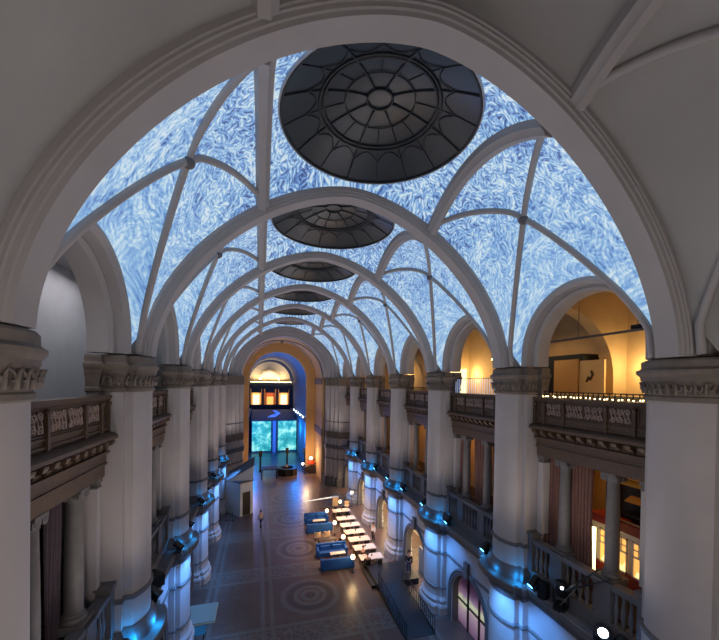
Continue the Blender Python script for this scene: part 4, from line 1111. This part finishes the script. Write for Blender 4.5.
obj('doorway', kprism([(.3, -.03), (1.35, -.03), (1.35, .05), (.3, .05)], .05, 2.7), BLACK, t)
obj('door_frame', kprism([(.2, -.05), (.3, -.05), (.3, .05), (.2, .05)], 0, 2.8).loft([[K(a, b, z) for a, b in ((1.35, -.05), (1.45, -.05), (1.45, .05), (1.35, .05))] for z in (0, 2.8)]), WHITE, t)
t = thing('queue_post', 'row of dark posts with a rope beside the kiosk foot', 'barrier', (-4.1, 41.6, 0))
for j in range(3): obj('post', MB().lathe([(.15, 0), (.15, .03), (.025, .05), (.025, .9), (.05, .95)], (j * .65, -j * .15, 0), 8), BLACK, t)
obj('rope', MB().tube([(1.3 * f / 8, -.3 * f / 8, .85 - .12 * abs(sin(pi * f / 4))) for f in range(9)], .02, 5), BLACK, t)

# ------------------------------------------------------------------ far desk and lamps
t = thing('information_counter', 'dark ring shaped counter in the middle of the far floor', 'counter', (4.6, 60.2, 0))
for j in range(8):
    a = pi * 2 * j / 8; obj('desk_unit', MB().cbox(1.35 * cos(a), 1.35 * sin(a), 0, .5, 1.0, 1.1, a), DOORD, t)
obj('worktop', MB().lathe([(1.05, 1.1), (1.65, 1.1), (1.65, 1.17), (1.05, 1.17), (1.05, 1.1)], n=16), IRON, t)
t = thing('dark_table', 'tall dark table left of the ring counter', 'table', (1.6, 58.6, 0)); obj('tabletop', MB().cbox(0, 0, 1.5, 2.5, 2.2, .12), DOORD, t)
for x in (-1.15, 1.15):
    for y in (-.95, .95): obj('leg', MB().cbox(x, y, 0, .16, .16, 1.5), DOORD, t)
for i, (x, y) in enumerate(((.2, 63.0), (4.9, 65.0), (8.0, 64))):
    t = thing('banner_stand', ['tall dark post standing left before the turquoise screens', 'tall dark post standing in the middle before the turquoise screens', 'tall dark post right of the turquoise screens'][i], 'post', (x, y, 0), 0, 'tall dark posts')
    obj('base', MB().cbox(0, 0, 0, .6, .6, .08), BLACK, t); obj('pole', MB().cbox(0, 0, .08, .3, .3, 2.6), BLACK, t); obj('head', MB().cbox(0, 0, 2.6, .55, .4, 1.0), BLACK, t)
t = thing('dark_sideboard', 'dark sideboard under the glowing lamp by the tan wall', 'sideboard', (8.4, 60.2, 0)); obj('body', MB().cbox(0, 0, .25, 1.9, .8, .85), DOORD, t)
for x in (-.8, .8): obj('leg', MB().cbox(x, 0, 0, .12, .6, .25), BLACK, t)
for (x, y, z), lab, r in (((8.6, 60.2, 1.1), 'glowing amber lamp with red shade on the dark sideboard', .3), ((7.3, 61.0, 0), 'small round white lamp left of the dark sideboard', .25)):
    t = thing('table_lamp' if z else 'floor_lamp', lab, 'lamp', (x, y, z)); obj('foot', MB().lathe([(.15, 0), (.15, .04), (.03, .06), (.03, 1.3)], n=10), BLACK, t)
    if z: obj('lamp_shade', MB().lathe([(.7, .55), (.65, .85), (.2, 1.25)], n=14), mat('red_shade', 'a03018', .6, emit='a02808', estr=.5), t)
    obj('bulb', MB().sphere((0, 0, 1.45), r, 12, 8), GLOBE, t, 'all')

# ------------------------------------------------------------------ people
SKIN = mat('skin', 'c09078', .6); HAIRM = mat('dark_hair', '1d1512', .7)
def skinmesh(name, joints, edges, m, parent, root=0):
    me = bpy.data.meshes.new(name); me.from_pydata([j[:3] for j in joints], edges, [])
    me.materials.append(m); o = bpy.data.objects.new(name, me); COL.objects.link(o); o.parent = parent
    md = o.modifiers.new('skin', 'SKIN'); md.use_smooth_shade = True
    for i, j in enumerate(joints):
        sv = me.skin_vertices[0].data[i]; sv.radius = (j[3], j[4] if len(j) > 4 else j[3]); sv.use_root = (i == root)
    ss = o.modifiers.new('subd', 'SUBSURF'); ss.levels = 1; ss.render_levels = 2
    return o
def person(label, loc, rot, top, bottom, pose='stand'):
    t = thing('person', label, 'person', loc, rot)
    # local frame: faces +Y
    if pose == 'sit':
        hip = .5; J = [(0, 0, hip, .15, .12), (0, -.01, hip + .25, .15, .11), (0, 0, hip + .47, .16, .1), (0, .02, hip + .57, .06), (0, .03, hip + .64, .055)]
        legs = {s: [(s * .1, .05, hip - .01, .085), (s * .12, .42, hip, .07), (s * .12, .42, .1, .045), (s * .13, .55, .05, .04)] for s in (-1, 1)}
        arms = {s: [(s * .2, 0, hip + .44, .06), (s * .25, .08, hip + .2, .048), (s * .16, .34, hip + .26, .035), (s * .12, .42, hip + .26, .035)] for s in (-1, 1)}
        hz = hip + .78; hy = .05
    else:
        st = .22 if pose == 'walk' else .03
        hip = .9; J = [(0, 0, hip, .14, .11), (0, .01, hip + .27, .14, .1), (0, .01, hip + .5, .16, .1), (0, .02, hip + .6, .06), (0, .03, hip + .67, .055)]
        legs = {s: [(s * .09, 0, hip - .06, .09), (s * .1, s * st * .6 + .03, .48, .065), (s * .1, s * st - .03, .08, .045), (s * .1, s * st + .12, .04, .04)] for s in (-1, 1)}
        arms = {s: [(s * .2, 0, hip + .47, .06), (s * .25, -s * st * .4, hip + .2, .048), (s * .24, -s * st * .8 + .08, hip - .03, .036), (s * .23, -s * st * .9 + .12, hip - .12, .036)] for s in (-1, 1)}
        hz = hip + .8; hy = .04
    # body: one continuous skin surface with head, arms, legs and hands
    V = list(J); E = [(0, 1), (1, 2), (2, 3), (3, 4)]
    V += [(0, hy, hz - .06, .075, .085), (0, hy, hz + .04, .085, .095), (0, hy - .01, hz + .1, .06, .07)]; E += [(4, 5), (5, 6), (6, 7)]
    V.append((0, hy + .1, hz - .005, .016)); E.append((6, 8))
    for s in (-1, 1):
        b0 = len(V); V += [tuple(p[:3]) + (p[3] * .85,) for p in legs[s]]; E += [(0, b0), (b0, b0 + 1), (b0 + 1, b0 + 2), (b0 + 2, b0 + 3)]
        b0 = len(V); V += [tuple(p[:3]) + (p[3] * .85,) for p in arms[s]]; E += [(2, b0), (b0, b0 + 1), (b0 + 1, b0 + 2), (b0 + 2, b0 + 3)]
        hx, hy2, hzz = arms[s][3][:3]; dx, dy, dz = [arms[s][3][q] - arms[s][2][q] for q in range(3)]; l = sqrt(dx * dx + dy * dy + dz * dz); dx, dy, dz = dx / l, dy / l, dz / l
        for q in range(4):
            f = (q - 1.5) * .02; n0 = len(V); V += [(hx + dx * .05, hy2 + dy * .05 + f, hzz + dz * .05, .009), (hx + dx * (.1 - abs(f) * .4), hy2 + dy * .1 + f, hzz + dz * .1 - .01, .008)]; E += [(b0 + 3, n0), (n0, n0 + 1)]
        n0 = len(V); V += [(hx - s * .02, hy2 + .03, hzz + dz * .02, .01), (hx - s * .035, hy2 + .05, hzz + dz * .05, .009)]; E += [(b0 + 3, n0), (n0, n0 + 1)]
    skinmesh('body', V, E, SKIN, t)
    V = [J[0][:3] + (.165, .13), J[1][:3] + (.16, .125), J[2][:3] + (.175, .115)]; E = [(0, 1), (1, 2)]
    for s in (-1, 1):
        b0 = len(V); V += [arms[s][0][:3] + (.075,), arms[s][1][:3] + (.062,), arms[s][2][:3] + (.05,)]; E += [(2, b0), (b0, b0 + 1), (b0 + 1, b0 + 2)]
    skinmesh('jacket', V, E, top, t)
    V = [J[0][:3] + (.16, .125)]; E = []
    for s in (-1, 1):
        b0 = len(V); V += [legs[s][0][:3] + (.1,), legs[s][1][:3] + (.08,), legs[s][2][:3] + (.062,)]; E += [(0, b0), (b0, b0 + 1), (b0 + 1, b0 + 2)]
    skinmesh('trousers', V, E, bottom, t)
    obj('hair', MB().sphere((0, hy - .025, hz + .06), .115, 12, 8, (1, 1, .95)), HAIRM, t, 'all')
    fc = MB()
    for s in (-1, 1): fc.sphere((s * .035, hy + .088, hz + .02), .012, 6, 4)
    obj('eyes', fc, BLACK, t)
    for s in (-1, 1): obj('shoe', MB().sphere((legs[s][3][0], legs[s][3][1] - .05, .05), .055, 10, 6, (1, 2.4, .9)), BLACK, t, 'all')
    return t
PALE = mat('pale_shirt', 'c8b4a4', .8); NAVY = mat('navy_trousers', '1c3264', .8); BLK = mat('black_clothes', '17161a', .8); WSH = mat('white_shirt', 'e0dedc', .8); BRN = mat('brown_jacket', '4a3428', .8)
person('person in pale top and blue trousers walking alone across the open floor', (.25, 38.7, 0), .6, PALE, NAVY, 'walk')
person('person in white shirt standing beside the cafe tables by the pier', (10.95, 32.7, 0), 2.0, WSH, BLK)
person('person in dark clothes standing at the lit doorway behind the ramp', (11.6, 25.6, .45), 2.6, BLK, NAVY)
person('person in black seated at the nearest white table, back to the viewer', (8.8, 27.67, 0), 0, BLK, BLK, 'sit')
person('person in brown jacket seated at the far side of the nearest white table', (8.8, 29.03, 0), pi, BRN, BLK, 'sit')
person('person in dark clothes standing inside the far ring counter', (4.5, 60.1, 0), pi, BLK, BLK)

# ------------------------------------------------------------------ lights
def point(name, loc, col, e, r=.15):
    l = bpy.data.lights.new(name, 'POINT'); l.color = lin(col)[:3]; l.energy = e; l.shadow_soft_size = r
    o = bpy.data.objects.new(name, l); COL.objects.link(o); o.location = loc; return o
def area(name, loc, rot, sx, sy, col, e, spread=180):
    l = bpy.data.lights.new(name, 'AREA'); l.shape = 'RECTANGLE'; l.size = sx; l.size_y = sy; l.color = lin(col)[:3]; l.energy = e; l.spread = radians(spread)
    o = bpy.data.objects.new(name, l); COL.objects.link(o); o.location = loc; o.rotation_euler = rot; return o
def spot(name, loc, tgt, col, e, ang=70, blend=.6, r=.08):
    from mathutils import Vector
    l = bpy.data.lights.new(name, 'SPOT'); l.color = lin(col)[:3]; l.energy = e; l.spot_size = radians(ang); l.spot_blend = blend; l.shadow_soft_size = r
    o = bpy.data.objects.new(name, l); COL.objects.link(o); o.location = loc
    o.rotation_euler = (Vector(tgt) - Vector(loc)).to_track_quat('-Z', 'Y').to_euler(); return o
# ledge lights
for s, sn in SIDES:
    for k in range(1, 7):
        y = YK(k)
        x = CX + s * 6.5
        spot('ledge_downlight', (x, y - .75, 6.1), (CX + s * 8.3, y - .4, 1.2), '5aa6ff', 800, 100, .9)
        spot('ledge_downlight', (x + s * .4, y - 2.0, 6.1), (CX + s * 8.7, y - 2.6, 1.6), '529eff', 400, 110, .9)
        point('ledge_blue', (CX + s * 7.85, y - 1.25, 6.55), '18a0ff', 26 if s > 0 else 44 if k == 2 else 22, .08)
        point('ledge_blue', (CX + s * 7.42, y - .1, 6.5), '18a0ff', 9 if s > 0 else 24 if k == 2 else 12, .08)
        point('ledge_blue', (CX + s * 7.9, y + 1.7, 6.55), '18a0ff', 14, .08)
# upper right gallery
for k in range(0, 7):
    area('gallery_lamp', (CX + 12.6, YB(k), 18.9), (0, 0, 0), 2.5, 3, 'ffc888', 90)
    if k in (1, 3, 5): point('gallery_glow', (CX + 14.8, YB(k) + 2.2, 16.5), 'ffd890', 150, .15)
for k in (1, 3, 4, 5): area('room_lamp', (CX + 11.5, YB(k), 12.4), (0, 0, 0), 2.5, 4, 'ffac48', 75)
for k in (3, 4, 5, 6): area('arcade_lamp', (CX + 10.6, YB(k), 5.6), (0, 0, 0), 1.6, 4, 'ffe6bc', 420)
for k in (1, 2, 3): area('left_gallery_fill', (CX - 10.8, YB(k), 20.3), (0, 0, 0), 2, 4, 'f4f4ff', 120)  # unseen fill added to brighten the left gallery wall
# crossing and niche
point('crossing_lamp', (7.6, 58.6, 3.5), 'ffd09a', 620, .3); point('crossing_lamp', (-1.0, 57.5, 4.0), 'ffc890', 220, .3)
area('crossing_lamp', (CXX, 58, 10.5), (pi, 0, 0), 4, 4, 'ffdcb0', 230)
for y, e in ((66, 1800), (74, 2200), (84, 1000)):
    area('niche_blue', (NX0, y, 14.5), (pi if y < 80 else 0, 0, 0), 6, 4, '0084ff', e * .16)
    point('niche_blue', (NX0 - 4.3, y, 5), '0078ff', e * .6, .3); point('niche_blue', (NX0 + 4.3, y, 6), '0084ff', e * .4, .3)
area('lunette_lamp', (BXC, NB + 2.2, 16.2), (pi, 0, 0), 8, 1.2, 'ffe0b0', 700)
# unseen fill lamps added near the viewer to brighten the nearest bay
for x, e in ((-1.5, 520), (7.5, 380)): point('near_fill', (x, .9, 12.5), 'fff6ee', e, .5)
# unseen fill spots added in every bay, floating clear of the ledges
for s, sn in SIDES:
    for k in range(1, 7):
        spot('nave_fill', (CX + s * 6.8, YB(k), 6.7), (CX + s * 3.0, YB(k), 16), 'fff2ea', 560, 142, .6, .3)
# cafe: lights of the globe lamps, then added overhead fill
for (x, y), lab in GL: point('globe_light', (x, y, 1.6), 'ffcf90', 110, .19)
area('cafe_fill', (9.3, 34.5, 5.2), (0, 0, 0), 1.2, 12, 'ffd0a8', 300, 110)  # unseen overhead fill added to brighten the table row
area('cafe_fill', (6.3, 33.5, 5.2), (0, 0, 0), 1.0, 8, 'ffd6b0', 160, 100)  # second unseen fill, added for the sofas and beige chairs
for k in (3, 4, 5, 6): point('arcade_glow', (CX + 10.4, YB(k), 3.2), 'ffe6bc', 110, .2)

# ------------------------------------------------------------------ world, camera, view
w = bpy.data.worlds.new('World'); scene.world = w; w.use_nodes = True
w.node_tree.nodes['Background'].inputs[0].default_value = (0.01, 0.012, 0.02, 1); w.node_tree.nodes['Background'].inputs[1].default_value = 1
cam = bpy.data.cameras.new('camera'); co = bpy.data.objects.new('camera', cam); COL.objects.link(co); scene.camera = co
from mathutils import Matrix
F, YAW, PIT, ROL, CYP = 349.67, .2772, -.0107, .0145, 387.63
c, s_ = cos(YAW), sin(YAW); A = Matrix(((c, -s_, 0), (s_, c, 0), (0, 0, 1)))
c, s_ = cos(PIT), sin(PIT); Bm = Matrix(((1, 0, 0), (0, c, s_), (0, -s_, c)))
c, s_ = cos(ROL), sin(ROL); Cm = Matrix(((c, 0, s_), (0, 1, 0), (-s_, 0, c)))
M = Cm @ Bm @ A
R = Matrix((M[0], M[2], -M[1])).transposed()
co.matrix_world = Matrix.Translation((0, 0, EYE)) @ R.to_4x4()
cam.sensor_fit = 'HORIZONTAL'; cam.sensor_width = 36; cam.lens = F / 719 * 36
cam.shift_y = (CYP - 320) / 719; cam.clip_start = .05; cam.clip_end = 300
vs = scene.view_settings; vs.view_transform = 'Standard'; vs.look = 'None'; vs.gamma = 1; vs.use_curve_mapping = False; vs.exposure = 0
